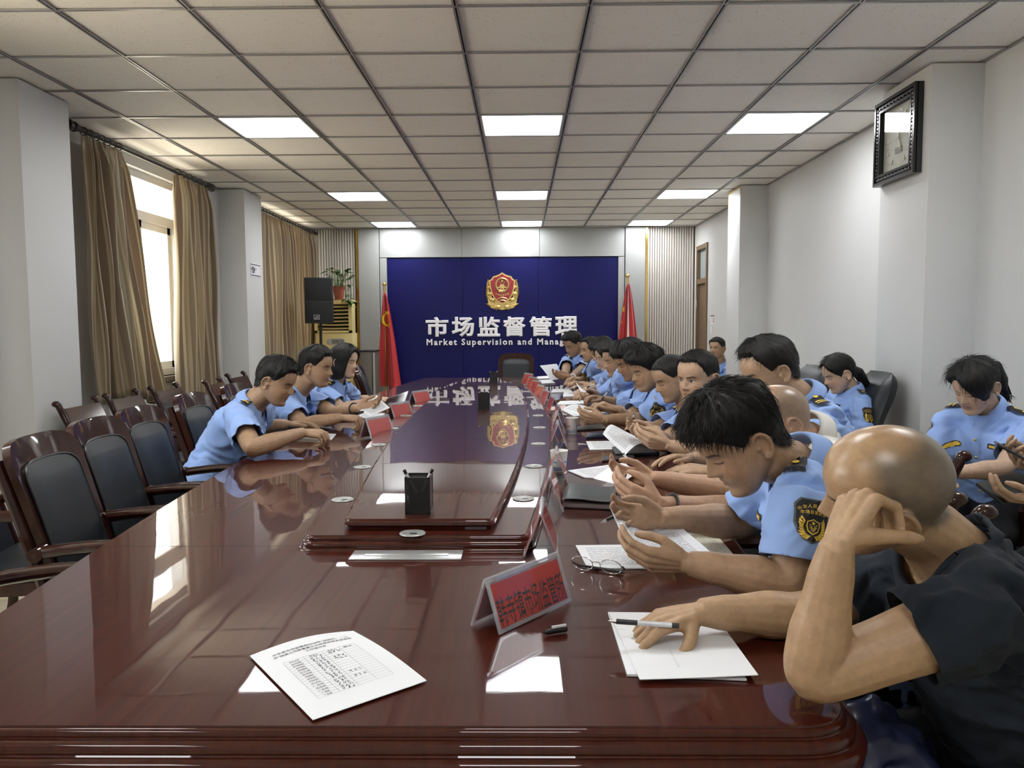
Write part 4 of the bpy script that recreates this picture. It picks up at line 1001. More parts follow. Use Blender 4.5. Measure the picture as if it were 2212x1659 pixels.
# -- small gel-pen cap and binder parts
def pen(name, label, p, q, body=M_black, grip=None, r=.0048, clip=True):
    p, q = Vector(p), Vector(q); t = thing(name, label, 'pen', p); d = q - p; L = d.length; u = d.normalized()
    MB().tube([u * (L * .12), u * (L * .42)], r * 1.02, 10).build('grip', grip or M_black, t)
    MB().tube([u * (L * .42), u * (L * .9)], r * .96, 10).build('barrel', body, t)
    MB().tube([u * 0, u * (L * .02), u * (L * .12)], [.0005, .0012, r * .9], 10).build('tip', M_chrome, t)
    MB().tube([u * (L * .9), u * L], r * 1.02, 10).build('end_cap', M_black, t)
    return t
M_clearpen = mat('clear_pen_barrel', (.62, .64, .68), .15, spec=.7)
q0, q1 = atz(1175, 1366, .768), atz(1224, 1358, .768)
pc = thing('pen', 'short black and clear pen cover lying alone in front of the red name plate', 'pen', q0)
dq = q1 - q0; MB().tube([dq * 0, dq * .15, dq * .95, dq], [.002, .0055, .006, .005], 10).build('cap', M_black, pc); MB().tube([dq * .35 + Vector((0, 0, .007)), dq * .96 + Vector((0, 0, .007))], .0035, 8).build('cap_clip', M_clearpen, pc)
# -- pen holders
def penpot(p, label, s=.05, h=.1, rz=0):
    t = thing('pen_holder', label, 'pen holder', p, rz); e = .0016
    mm = mat_get_mesh()
    for a in range(4):
        R = Matrix.Rotation(a * PI / 2, 4, 'Z'); MB().box(-s + .001, s - .001, -s, -s + e, .004, h - .004, 0, R).build('mesh_side', mm, t, 0)
    mb = MB()
    for a in range(4):
        R = Matrix.Rotation(a * PI / 2, 4, 'Z'); mb.box(-s - .001, s + .001, -s - .001, -s + .003, h - .006, h, 0, R); mb.box(-s - .001, s + .001, -s - .001, -s + .003, 0, .006, 0, R); mb.box(-s - .001, -s + .003, -s - .001, -s + .003, 0, h, 0, R)
    mb.box(-s, s, -s, s, 0, .002); mb.build('wire_frame', M_black, t, 0)
    return t
def mat_get_mesh():
    if 'wire_mesh' in MATS: return MATS['wire_mesh']
    m = mat('wire_mesh', (.014, .014, .015), .4); n = m.node_tree.nodes; l = m.node_tree.links; p = n['Principled BSDF']
    g = n.new('ShaderNodeTexCoord'); v = n.new('ShaderNodeTexVoronoi'); v.inputs['Scale'].default_value = 420; v.inputs['Randomness'].default_value = .0
    mp = n.new('ShaderNodeMapping'); mp.inputs['Rotation'].default_value = (.0, .785, .785); l.new(g.outputs['Object'], mp.inputs[0]); l.new(mp.outputs[0], v.inputs['Vector'])
    c = n.new('ShaderNodeMath'); c.operation = 'GREATER_THAN'; c.inputs[1].default_value = .42; l.new(v.outputs['Distance'], c.inputs[0]); l.new(c.outputs[0], p.inputs['Alpha']); return m
def pens_in(p, rz, lab, n=2, h=.1):
    R = Matrix.Rotation(rz, 3, 'Z')
    for s in ((-1, 1) if n == 2 else (-1, 0, 1)):
        a = Vector(p) + R @ Vector((-s * .018, .01 * s, .006)); b = Vector(p) + R @ Vector((s * .04, -.01 + .006 * s, h + .018))
        pen('pen', f'black gel pen leaning {"one way" if s < 0 else "the other way" if s > 0 else "upright"} in {lab}', a, b, M_clearpen)
q = atz(903, 1110, .828); PH = [(Vector((q.x, q.y + .03, .8285)), 'the nearest black mesh pen holder')]
q = atz(1045, 885, .828); PH.append((Vector((q.x, q.y + .05, .8285)), 'the middle black mesh pen holder'))
q = atz(1066, 829, .828); PH.append((Vector((q.x, q.y + .05, .8285)), 'the farthest black mesh pen holder'))
for i, (p, lab) in enumerate(PH): penpot(p, 'square ' + lab[4:] + [' on the raised centre', ' halfway along the table', ' near the head of the table'][i], .035, .105); pens_in(p, .0, lab, 2, .105)
# -- paper cups
def cup(u, v, label, h=.085):
    q = atz(u, v); t = thing('paper_cup', label, 'cup', (q.x, q.y + .02, .7605))
    MB().lathe([(0, .006), (.026, .006), (.027, 0), (.028, .004), (.036, h - .002), (.0375, h), (.0372, h + .002), (.0355, h + .001), (.035, h - .004), (.026, .008), (0, .008)], n=28).build('cup_body', mat('cup_paper', (.80, .79, .74), .6) if 'cup_paper' not in MATS else MATS['cup_paper'], t)
    MB().lathe([(.0290, .008), (.0293, .0115)], n=28).lathe([(.0300, .018), (.0302, .020)], n=28).build('blue_band', mat('cup_blue', (.02, .16, .5), .5) if 'cup_blue' not in MATS else MATS['cup_blue'], t)
    mb = MB()
    for a in range(4): mb.box(.0330, .0345, -.008, .008, .040, .044, 0, Matrix.Rotation(a * PI / 2 + .9, 4, 'Z'))
    mb.build('blue_print', MATS['cup_blue'], t, 0); return t
cup(1208, 1020, 'white paper cup with blue band, nearer one beside the name plates')
cup(1236, 937, 'white paper cup with blue bands, farther one on the door side')
# -- glasses
M_lens = thin_glass('lens_glass', (.95, .96, .96, 1), base=.10, edge=.6)
def spectacles():
    q = atz(1288, 1240); t = thing('eyeglasses', 'folded wire-rimmed eyeglasses lying beside the printed sheets', 'eyeglasses', (q.x, q.y, .76), -.42)
    for s in (-1, 1):
        P = [Vector((s * .036 + .027 * math.cos(a), .005 - .012 * math.sin(a) * .6 - .004, .022 + .019 * math.sin(a))) for a in [2 * PI * i / 28 for i in range(29)]]
        MB().tube(P, .0011, 6, cap=False).build('rim', M_chrome, t); MB().add([(0.0 + sum(p.x for p in P[:-1]) / 28, sum(p.y for p in P[:-1]) / 28, .022)] + P[:-1], [(0, 1 + i, 1 + (i + 1) % 28) for i in range(28)]).build('lens', M_lens, t)
        MB().tube([(s * .064, .002, .026), (s * .067, .012, .018), (s * .05, .024, .008), (-s * .06, .03 + .006 * s, .004)], [.0018, .002, .0022, .003], 6).build('temple', M_black, t)
    MB().tube([(-.010, .0, .028), (-.004, -.004, .031), (.004, -.004, .031), (.010, 0, .028)], .0012, 6).build('bridge', M_chrome, t)
spectacles()
# -- black leather notebook
def pouch():
    p = on_table((1213, 1098), (1328, 1103), (1331, 1062), (1228, 1055)); c = sum(p, Vector()) / 4
    t = thing('leather_notebook', 'thick black leather notebook closed on its papers beside the name plates', 'notebook', c)
    a, b, cc, d_ = [q - c for q in p]
    def sf(u, v, dz): q = a.lerp(b, u).lerp(d_.lerp(cc, u), v); q.z = dz; return q
    e = lambda u, v: min(1, min(u, 1 - u) * 14) ** .5
    MB().grid(lambda u, v: sf(u, v, .016 + .020 * math.sin(PI * min(1, .25 + v * .7)) * (.7 + .3 * e(u, v)) + .003 * math.sin(u * 6)), 14, 10).grid(lambda u, v: sf(u, v, .001), 14, 10, 0, True).grid(lambda u, v: sf(u, 1, .001 + v * (.016 + .02 * math.sin(PI * .95) * (.7 + .3 * e(u, 1)) + .003 * math.sin(u * 6) - .001)), 14, 2).build('cover', M_leather, t, 60)
    MB().grid(lambda u, v: sf(.03 + .94 * u, .04 + .9 * v, .016), 6, 6).grid(lambda u, v: sf(.03 + .94 * u, .04, .002 + .013 * v), 6, 2).grid(lambda u, v: sf(.97, .04 + .9 * u, .002 + .013 * v), 6, 2).build('pages', mat('page_edge', (.30, .26, .26), .7), t, 60)
    MB().tube([sf(u, .02, .033 + .003 * math.sin(u * 6)) for u in np.linspace(.02, .98, 12)], .001, 5).build('stitching', mat('stitch', (.3, .29, .25), .7), t)
pouch()
# -- papers along the door side (positions surveyed on the table plane)
def sheet(label, px, mat_=None, z=.7612, thick=.002, curl=None, name='paper_sheets', group=None): return paper(name, label, on_table(*px, z=z), mat_, thick=thick, curl=curl, group=group)
sheet('printed form with a table and a paper clip beside the eyeglasses', ((1243, 1180), (1395, 1178), (1420, 1229), (1270, 1230)), M_print, thick=.003)
def notebook(label, px, z=.7612, spine=True):
    o, P = paper('open_notebook', label, on_table(*px, z=z), M_lined, thick=.012, curl=lambda u, v: .004 * math.sin(PI * u), cat='notebook'); return o
notebook('open cream lined notebook under the near officer’s papers', ((1440, 1158), (1545, 1160), (1592, 1217), (1475, 1217)))
for lab, px, m_, th in (
    ('white stapled sheets below the curled sheet held by the man with the black watch', ((1226, 1018), (1345, 1002), (1420, 1040), (1262, 1033)), M_print, .004),
    ('printed list lying by the dark phone, lower text edge towards the table centre', ((1266, 954), (1345, 953), (1372, 970), (1274, 972)), M_print, .002),
    ('white open papers in front of the short-cropped officer', ((1212, 887), (1262, 880), (1310, 893), (1240, 900)), M_print, .004),
    ('stack of white sheets near the third pen hand', ((1210, 868), (1260, 866), (1262, 874), (1200, 876)), M_paper, .006),
    ('open white booklet halfway along the door side', ((1218, 848), (1258, 846), (1262, 856), (1216, 858)), M_paper, .006),
    ('white papers before the glasses-wearing woman', ((1195, 842), (1230, 840), (1236, 847), (1190, 849)), M_paper, .006),
    ('white sheets on a dark folder at the far door side', ((1158, 824), (1190, 822), (1200, 829), (1160, 831)), M_paper, .010),
    ('white papers in front of the farthest officer', ((1160, 815), (1185, 813), (1190, 818), (1158, 820)), M_paper, .008)):
    sheet(lab, px, m_, thick=th)
def slab(name, label, px, h, m_, cat, z=.7606):
    p = on_table(*px, z=z); c = sum(p, Vector()) / 4; mb = MB(); q = [v - c for v in p]
    bm = bmesh.new(); vs = [bm.verts.new((v.x, v.y, dz)) for dz in (0, h) for v in q]
    for f in ((3, 2, 1, 0), (4, 5, 6, 7), (0, 1, 5, 4), (1, 2, 6, 5), (2, 3, 7, 6), (3, 0, 4, 7)): bm.faces.new([vs[i] for i in f])
    bmesh.ops.recalc_face_normals(bm, faces=bm.faces); bmesh.ops.bevel(bm, geom=bm.edges[:], offset=min(.002, h * .3), segments=2, affect='EDGES', profile=.5)
    mb.addbm(bm); o = mb.build(name, m_); o.location = c; return tag(o, label, cat)
M_navy = mat('navy_cover', (.012, .02, .05), .4)
slab('notebook', 'closed black notebook lying behind the printed list', ((1322, 972), (1400, 966), (1425, 984), (1330, 988)), .016, M_leather, 'notebook')
slab('smartphone', 'dark phone lying flat beyond the white stapled sheets', ((1300, 990), (1368, 985), (1372, 993), (1300, 999)), .009, M_black, 'phone')
slab('notebook', 'navy notebook lying across from the farther paper cup', ((1268, 940), (1325, 934), (1330, 944), (1266, 949)), .014, M_navy, 'notebook')
slab('folder', 'black folder under the open papers next to the farther cup', ((1235, 925), (1300, 918), (1310, 928), (1238, 932)), .008, M_black, 'folder')
slab('folder', 'black folder under the white stack in the middle of the door side', ((1222, 877), (1285, 872), (1290, 882), (1222, 886)), .010, M_black, 'folder')
slab('folder', 'pale pink folder lying under papers between the name plates', ((1190, 880), (1225, 876), (1232, 882), (1190, 888)), .006, mat('pink_card', (.7, .5, .46), .6), 'folder')
slab('laptop', 'grey folder with papers lying at the head of the table', ((1060, 828), (1103, 826), (1100, 820), (1062, 821)), .012, M_silver, 'folder')
# window side
paper('open_notebook', 'open cream notebook under the near window-side officer’s hand', on_table((622, 947), (660, 933), (700, 938), (688, 950)), M_lined, thick=.012, cat='notebook')
sheet('small white printed slip beside the open cream notebook', ((686, 950), (702, 937), (726, 938), (716, 950)), M_print)
slab('clipboard', 'dark clipboard folder under the watch-wearing officer’s papers', ((728, 911), (770, 896), (806, 898), (800, 908)), .010, M_black, 'folder')
sheet('white papers on the dark clipboard', ((760, 904), (785, 894), (832, 894), (820, 903)), M_print, z=.772, thick=.004)
# ================================================================ PEOPLE
from mathutils import noise as mnoise
M_skin = attr_mat('skin', .46, bump=(900, .12, .0006), spec=.45)
M_skinshiny = attr_mat('skin_shiny', .27, bump=(900, .10, .0005), spec=.55)
M_hair = mat('black_hair', (.007, .0065, .006), .55, spec=.35, bump=(500, .5, .002, (1, 1, .15)))
M_hairbrown = mat('dark_brown_hair', (.028, .017, .011), .42, bump=(500, .5, .002, (1, 1, .15)))
M_shirt = mat('uniform_blue_cotton', (.275, .42, .78), .8, sheen=.12, bump=(900, .25, .0008), noise=(5, .04))
M_shirtw = mat('white_polo_cotton', (.70, .69, .65), .75, sheen=.2, bump=(900, .25, .0008))
M_tee = mat('navy_tee_cotton', (.011, .0155, .024), .85, sheen=.02, spec=.3, bump=(900, .25, .0008))
M_trouser = mat('black_trouser_cloth', (.006, .007, .010), .85, sheen=.03, spec=.3)
M_shoe = mat('black_shoe', (.010, .010, .010), .3)
M_patchblk = mat('patch_black', (.008, .009, .011), .7)
M_patchgry = mat('patch_grey_edge', (.10, .11, .12), .8)
M_patchyel = mat('patch_yellow', (.78, .52, .06), .6)
M_epau = mat('epaulette_navy', (.008, .010, .018), .7)
M_button = mat('gold_button', (.70, .56, .26), .3, metal=.9)
M_eyew = mat('eye_white', (.62, .58, .54), .2)
M_iris = mat('eye_dark', (.012, .008, .006), .1)

def smoothstep(a, b, x): t = np.clip((x - a) / (b - a), 0, 1); return t * t * (3 - 2 * t)
_Z = np.array([-.118, -.112, -.10, -.085, -.075, -.066, -.058, -.05, -.042, -.03, -.01, .01, .02, .04, .06, .08, .095, .108, .115])
_F = np.array([.052, .078, .087, .085, .083, .087, .087, .089, .088, .088, .087, .088, .092, .0935, .089, .077, .058, .034, .004])
_B = np.array([.030, .020, .004, -.020, -.040, -.058, -.066, -.073, -.080, -.088, -.099, -.104, -.1055, -.102, -.094, -.078, -.058, -.034, -.004])
_W = np.array([.018, .030, .042, .052, .057, .061, .0635, .0655, .0675, .070, .0735, .0765, .0775, .078, .0755, .066, .050, .030, .004])
_zz = np.linspace(-.118, .115, 467)
def _sm(A):
    v = np.interp(_zz, _Z, A); k = np.exp(-(np.arange(-24, 25) / 11.0) ** 2); k /= k.sum()
    p = np.concatenate([2 * v[0] - v[24:0:-1], v, 2 * v[-1] - v[-2:-26:-1]]); q = np.convolve(p, k, 'valid')
    m = np.clip((.115 - _zz) / .012, 0, 1) * np.clip((_zz + .118) / .006, 0, 1); return v * (1 - m) + q * m
_F, _B, _W, _Z = _sm(_F), _sm(_B), _sm(_W), _zz
def head_base(z, t, jaw=1.0):
    """skull surface (no features) at height z and angle t (0 = face, pi/2 = right ear)"""
    f = np.interp(z, _Z, _F); b = np.interp(z, _Z, _B); w = np.interp(z, _Z, _W)
    w = w * (1 + (jaw - 1) * smoothstep(.02, -.06, z))
    yc, hy = (f + b) / 2, (f - b) / 2
    s, c = np.sin(t), np.cos(t); pw = np.where(c > 0, .86, .95)
    x = w * np.sign(s) * np.abs(s) ** .92; y = yc + hy * np.sign(c) * np.abs(c) ** pw
    return x, y
def head_geo(jaw=1.0, nose=1.0, nz=64, ntc=84):
    zs = np.concatenate([np.linspace(-.118, .1, nz - 12), .1 + .015 * np.sin(np.linspace(.1, 1, 12) * PI / 2)])
    ts = np.linspace(0, 2 * PI, ntc, endpoint=False); V = []
    for z in zs:
        x, y = head_base(z, ts, jaw); V.append(np.stack([x, y, np.full_like(x, z)], 1))
    V = np.array(V); x, y, z = V[..., 0], V[..., 1], V[..., 2]; ax = np.abs(x); fr = smoothstep(.01, .05, y)
    g = lambda cx, sx, cz, sz, q=ax: np.exp(-((q - cx) / sx) ** 2 - ((z - cz) / sz) ** 2)
    h = np.interp(z, [-.043, -.036, -.028, -.015, .005, .016], [0, .011, .0225, .017, .006, 0]); sg = np.interp(z, [-.04, -.028, .01], [.0125, .0115, .007])
    dy = nose * h * np.exp(-(x / sg) ** 2) + nose * .007 * g(.0135, .0065, -.032, .007)
    dy += -.0105 * g(.031, .015, .001, .011) + .0075 * g(.031, .0115, -.001, .0075) + .0045 * g(.027, .02, .0185, .0065) + .005 * g(.044, .018, -.030, .02)
    dy += .0048 * g(0, .018, -.053, .0048) + .0052 * g(0, .0165, -.0665, .0055) - .004 * g(0, .022, -.0597, .0026) + .005 * g(0, .02, -.1, .012) - .002 * g(0, .02, -.08, .006)
    V[..., 1] = y + dy * fr
    n = ntc; vs = [tuple(p) for r in V for p in r]; fs = []
    for i in range(len(zs) - 1):
        for j in range(n): fs.append((i * n + j, i * n + (j + 1) % n, (i + 1) * n + (j + 1) % n, (i + 1) * n + j)[::-1])
    fs.append(tuple(range(n))); fs.append(tuple((len(zs) - 1) * n + j for j in range(n))[::-1])
    return vs, fs
def ear_geo(mb, M, s):
    c = Vector((s * .0765, -.012, -.012))
    P = [c + Vector((s * (.004 + .010 * max(0, math.cos(a - 2.6)) + .004), .003 + .017 * math.cos(a) * (1 if a < 3.4 else .9) - .004, .030 * math.sin(a) - .001)) for a in [.5 + 5.0 * i / 14 for i in range(15)]]
    mb.tube([M @ p for p in P], [.003, .004, .0045, .0048, .0048, .0048, .0046, .0045, .0045, .0046, .0048, .0052, .0056, .006, .005], 8)
    pl = [c + Vector((s * .006, .001, .0)) + Vector((s * .004 * (-math.cos(a)), .015 * math.cos(a) - .004, .027 * math.sin(a))) for a in [2 * PI * i / 16 for i in range(16)]]
    q = [p - Vector((s * .008, 0, 0)) for p in pl]; n = 16
    fs = [tuple(range(n)), tuple(range(n, 2 * n))[::-1]] + [(i, n + i, n + (i + 1) % n, (i + 1) % n) for i in range(n)]
    mb.add([M @ p for p in pl + q], fs if s < 0 else [f[::-1] for f in fs])
    mb.sphere(M @ (c + Vector((s * .003, .010, -.004))), .006, 8, 6); mb.sphere(M @ (c + Vector((s * .006, .002, -.027))), .0085, 8, 6, 0, (.7, .8, 1))
def limb(pts, rads, n=7):
    """catmull-rom resample of a limb's path and radii"""
    P = [Vector(p) for p in pts]; out, ro = [], []
    for i in range(len(P) - 1):
        p0, p1, p2, p3 = P[max(i - 1, 0)], P[i], P[i + 1], P[min(i + 2, len(P) - 1)]
        for k in range(n):
            t = k / n; out.append(.5 * ((2 * p1) + (p2 - p0) * t + (2 * p0 - 5 * p1 + 4 * p2 - p3) * t * t + (3 * p1 - p0 - 3 * p2 + p3) * t ** 3))
            a, b = rads[i], rads[i + 1]; s = t * t * (3 - 2 * t)
            ro.append(tuple(x + (y - x) * s for x, y in zip(a, b)) if hasattr(a, '__len__') else a + (b - a) * s)
    out.append(P[-1]); ro.append(rads[-1]); return out, ro
HAND = {'rest': ((.25, .25, .2),) * 4, 'flat': ((.05, .1, .08),) * 4, 'hold': ((.45, .5, .3), (.5, .55, .35), (.58, .62, .4), (.66, .68, .4)), 'prop': ((1.35, .95, .3), (1.4, .85, .3), (1.35, .8, .3), (1.25, .75, .3)),
        'pen': ((.75, .6, .25), (.85, .8, .45), (1.0, 1.0, .6), (1.1, 1.1, .7)), 'fist': ((1.25, 1.4, .8),) * 4, 'droop': ((.7, .35, .2), (.85, .5, .3), (.95, .6, .3), (1.0, .6, .35)),
        'tap': ((.42, .45, .2), (.66, .52, .25), (.64, .58, .3), (.50, .5, .3))}
def hand_geo(mb, W, d, p, side, pose='rest', sc=1.0, thumb=None, info=None):
    W = Vector(W); d = Vector(d).normalized(); p = Vector(p); p = (p - d * p.dot(d)).normalized()
    t = d.cross(p) * (1 if side == 'R' else -1)
    loc = lambda a, b, c: W + (d * a + t * b + p * c) * sc
    # palm
    mcp = [(.088, .0285, -.002), (.092, .0095, -.005), (.088, -.0095, -.004), (.079, -.0275, 0)]
    st = [(.0, .013, .0), (.0, .005, 0), (.0, -.005, 0), (.0, -.013, .001)]
    for a, b in zip(st, mcp): mb.tube([loc(*a), loc(*((Vector(a) + Vector(b)) / 2)), loc(*b)], [.0135 * sc, .0135 * sc, .0112 * sc], 10)
    mb.tube([loc(.02, .002, .004), loc(.05, .004, .005), loc(.075, .002, .002)], [(.026 * sc, .012 * sc), (.031 * sc, .0135 * sc), (.030 * sc, .011 * sc)], 14, up=p)
    lens = [(.042, .026, .021), (.046, .029, .022), (.043, .027, .021), (.034, .021, .019)]; r0 = [.0092, .0095, .0090, .0080]
    ang = HAND[pose] if isinstance(pose, str) else pose; tips = []
    for k in range(4):
        q = Vector(mcp[k]); a = 0; P = [loc(*q)]; spread = ((.16, .04, -.08, -.20) if pose == 'tap' else (.07, .02, -.03, -.08))[k]
        pts = [loc(*(q - Vector((.012, 0, 0))))]
        for L, da in zip(lens[k], ang[k]):
            a += da; q = q + Vector((math.cos(a) * L, spread * L, math.sin(a) * L)); pts.insert(len(pts), loc(*q))
        pts.insert(1, P[0]); m = []
        for i in range(len(pts) - 1): m += [pts[i], pts[i].lerp(pts[i + 1], .5)]
        m.append(pts[-1]); R = [r0[k] * f for f in (1.0, 1.05, 1.08, .96, 1.0, .9, .93, .86, .66)]
        mb.tube(m, [x * sc for x in R], 10); mb.sphere(pts[-1], r0[k] * .66 * sc, 10, 6); tips.append(pts[-1])
    th = thumb or (((.8, .42, .45), (.95, .0, .3), (.95, -.15, .2)) if pose == 'hold' else ((.75, .6, .15), (.9, .25, .1), (.98, .0, .15)))
    q = Vector((.026, .020, .006)); pts = [loc(.008, .010, .004), loc(*q)]
    for L, dv in zip((.042, .031, .026), th): q = q + Vector(dv).normalized() * L; pts.append(loc(*q))
    mb.tube([pts[0], pts[1], pts[1].lerp(pts[2], .5), pts[2], pts[2].lerp(pts[3], .5), pts[3], pts[3].lerp(pts[4], .5), pts[4]], [x * sc for x in (.012, .0165, .0145, .0118, .0105, .0108, .0102, .007)], 10)
    mb.sphere(pts[4], .007 * sc, 10, 6); tips.append(pts[4])
    if info is not None: info.update(tips=tips, loc=loc, d=d, t=t, p=p)
def remesh(mb, vox, it=2):
    """one continuous skin over overlapping closed pieces; returns numpy verts and polygon list"""
    me = mb.mesh('tmp', 0); o = bpy.data.objects.new('tmp', me); COL.objects.link(o)
    m = o.modifiers.new('r', 'REMESH'); m.mode = 'VOXEL'; m.voxel_size = vox
    ev = o.evaluated_get(bpy.context.evaluated_depsgraph_get()); m2 = bpy.data.meshes.new_from_object(ev)
    bpy.data.objects.remove(o); bpy.data.meshes.remove(me)
    n = len(m2.vertices); V = np.zeros(n * 3, 'f'); m2.vertices.foreach_get('co', V); V = V.reshape(-1, 3).astype(float)
    E = np.zeros(len(m2.edges) * 2, int); m2.edges.foreach_get('vertices', E); E = E.reshape(-1, 2)
    cnt = np.bincount(E.ravel(), minlength=n).reshape(-1, 1).clip(1)
    for k in range(it):
        S = np.zeros_like(V)
        for c in range(3): S[:, c] = np.bincount(E[:, 0], V[E[:, 1], c], n) + np.bincount(E[:, 1], V[E[:, 0], c], n)
        V += .55 * (S / cnt - V) if k % 2 == 0 or it < 4 else -.35 * (S / cnt - V)
    m2.vertices.foreach_set('co', V.astype('f').ravel()); m2.update()
    return m2, V
def hash_noise(P, f, seed=0):
    return np.array([mnoise.noise(Vector((p[0] * f + seed, p[1] * f, p[2] * f))) for p in P])
HL = {  # hairline: azimuth (deg from the face) -> height
    'short': ([0, 25, 45, 62, 75, 90, 100, 115, 140, 180], [.074, .076, .070, .040, .012, .020, .010, -.035, -.060, -.070]),
    'low': ([0, 25, 45, 62, 75, 90, 100, 115, 140, 180], [.056, .056, .050, .030, .002, .018, .010, -.035, -.065, -.078]),
    'receding': ([0, 25, 45, 62, 75, 90, 100, 115, 140, 180], [.082, .083, .080, .052, .010, .020, .010, -.035, -.060, -.070]),
    'sweep': ([-180, -140, -115, -100, -90, -75, -62, -45, -25, -8, 8, 25, 45, 62, 75, 90, 100, 115, 140, 180], [-.072, -.062, -.04, .0, .0, -.04, -.045, -.03, .0, .042, .074, .070, .045, .012, -.005, .018, .006, -.04, -.062, -.072]),
    'bob': ([0, 25, 40, 50, 60, 75, 90, 120, 180], [.078, .066, .03, -.03, -.112, -.128, -.135, -.14, -.142]),
    'tied': ([0, 25, 45, 62, 75, 90, 100, 115, 140, 180], [.082, .070, .040, .010, -.012, .018, .006, -.04, -.062, -.070]),
    'fringe': ([0, 20, 35, 50, 62, 75, 90, 100, 115, 140, 180], [.020, .024, .018, .0, -.030, -.020, .010, .002, -.04, -.062, -.072])}
def hair_mesh(T, style, th, seed, strands=300, slen=.03, sr=.0007, flow=.3, side=.006, mess=.35, jaw=1, extra=None):
    az, hz = HL[style]; r = random.Random(seed); mb = MB(); nu, nv = 96, 26
    def hl(t): d = math.degrees((t + PI) % (2 * PI) - PI); return float(np.interp(d if az[0] < 0 else abs(d), az, hz))
    def base(t, z):
        x, y = head_base(max(z, -.02), t, 1.0); x, y = float(x), float(y)
        return Vector((x, y, z))
    def pt(u, v, lift=0):
        t = 2 * PI * u; z0 = hl(t) + .003 * mnoise.noise(Vector((u * 60, 0, seed))) + .003 * mnoise.noise(Vector((u * 170, 3, seed))); z1 = .1149
        s = math.sin(v * PI / 2); z = z0 + (z1 - z0) * s; b = base(t, z)
        n = Vector((b.x / .0060, (b.y + .008) / .0090, max(0, b.z - .0) / .0125)); n.normalize()
        k = smoothstep(0, .20, v) ; top = smoothstep(.02, .085, z)
        thick = (side + (th - side) * top) * (.03 + .97 * k)
        thick *= 1 + mess * mnoise.noise(Vector((math.sin(t) * 9, math.cos(t) * 9, v * 2.2 + seed))) + .25 * mess * mnoise.noise(Vector((u * 70, v * 5, seed)))
        return b + n * (float(thick) + lift), n
    mb.grid(lambda u, v: T @ pt(u, v)[0], nu, nv, 0, True); cr_ = [T @ pt(i / nu, 1)[0] for i in range(nu)]; ct_ = sum(cr_, Vector()) / nu
    mb.add([ct_ + (T.to_3x3() @ Vector((0, 0, .002)))] + cr_, [(0, 1 + i, 1 + (i + 1) % nu) for i in range(nu)])
    for i in range(strands):
        u, v = r.random(), r.random() ** .8 * .95; p, n = pt(u, v, -.002); t = 2 * PI * u
        q = pt(u, max(0, v - .12))[0]; down = (q - p); down = down.normalized() if down.length > 1e-5 else Vector((0, 0, -1))
        f = Vector((0, 1, 0)) if math.cos(t) > -.3 else down
        L = slen * r.uniform(.6, 1.3) * (1 if p.z > .03 else .5); d = (down * (1 - flow) + f * flow + n * r.uniform(.0, .34) * (.3 + mess) + Vector((r.gauss(0, .22), r.gauss(0, .22), r.gauss(0, .15))) * mess).normalized()
        c = p + d * L * .55 + n * .002; e = p + d * L * .8 + down * L * .35 - n * .001; sd = d.orthogonal().normalized() * sr * r.uniform(.7, 1.6); s2 = d.cross(sd)
        V = [p + sd, p - sd * .5 + s2 * .8, p - sd * .5 - s2 * .8, c + sd * .8, c - sd * .4 + s2 * .6, c - sd * .4 - s2 * .6, e]
        mb.add([T @ x for x in V], [(0, 1, 4, 3), (1, 2, 5, 4), (2, 0, 3, 5), (3, 4, 6), (4, 5, 6), (5, 3, 6)])
    if extra: extra(mb, T)
    return mb
def ik(S, W, l1, l2, pole):
    d = W - S; L = d.length; u = d / max(L, 1e-6)
    if L > (l1 + l2) * .995: return S + d * (l1 / (l1 + l2))
    a = (l1 * l1 - l2 * l2 + L * L) / (2 * L); h = math.sqrt(max(0, l1 * l1 - a * a))
    q = pole - u * pole.dot(u); q.normalize(); return S + u * a + q * h

class Decal:
    """flat pieces laid onto a garment by casting them along a direction"""
    def __init__(s, bvh, o, U, V):
        s.b = bvh; s.o = Vector(o); s.U = Vector(U).normalized(); V = Vector(V); s.V = (V - s.U * V.dot(s.U)).normalized(); s.D = s.V.cross(s.U)   # inward
        s.last = 0.0
    def at(s, u, v, off):
        o = s.o + s.U * u + s.V * v - s.D * .12; h = s.b.ray_cast(o, s.D, .3)
        if h[0] is None: h = s.b.find_nearest(s.o + s.U * u + s.V * v); return h[0] - s.D * off
        s.last = (h[0] - s.o).dot(s.D); return h[0] - s.D * off
    def rows(s, mb, f, v0, v1, off, mi=0, nu=6, nv=8):
        """area between half-width functions f(v)->(u0,u1)"""
        mb.grid(lambda a, b: (lambda v: s.at(f(v)[0] + (f(v)[1] - f(v)[0]) * a, v, off))(v0 + (v1 - v0) * b), nu, nv, mi)
    def flat(s, mb, vs, fs, off, mi=0): mb.add([s.at(u, v, off) for u, v in vs], fs, mi)
    def poly(s, mb, pts, off, mi=0):
        c = (sum(p[0] for p in pts) / len(pts), sum(p[1] for p in pts) / len(pts)); n = len(pts)
        s.flat(mb, [c] + pts, [(0, 1 + i, 1 + (i + 1) % n) for i in range(n)], off, mi)
def shield_w(v, k=1.0):      # half-width of the sleeve patch over height -.5 .. .5
    return k * float(np.interp(v, [-.5, -.44, -.30, -.1, .2, .34, .42, .5], [.02, .16, .31, .40, .405, .44, .38, .30]))
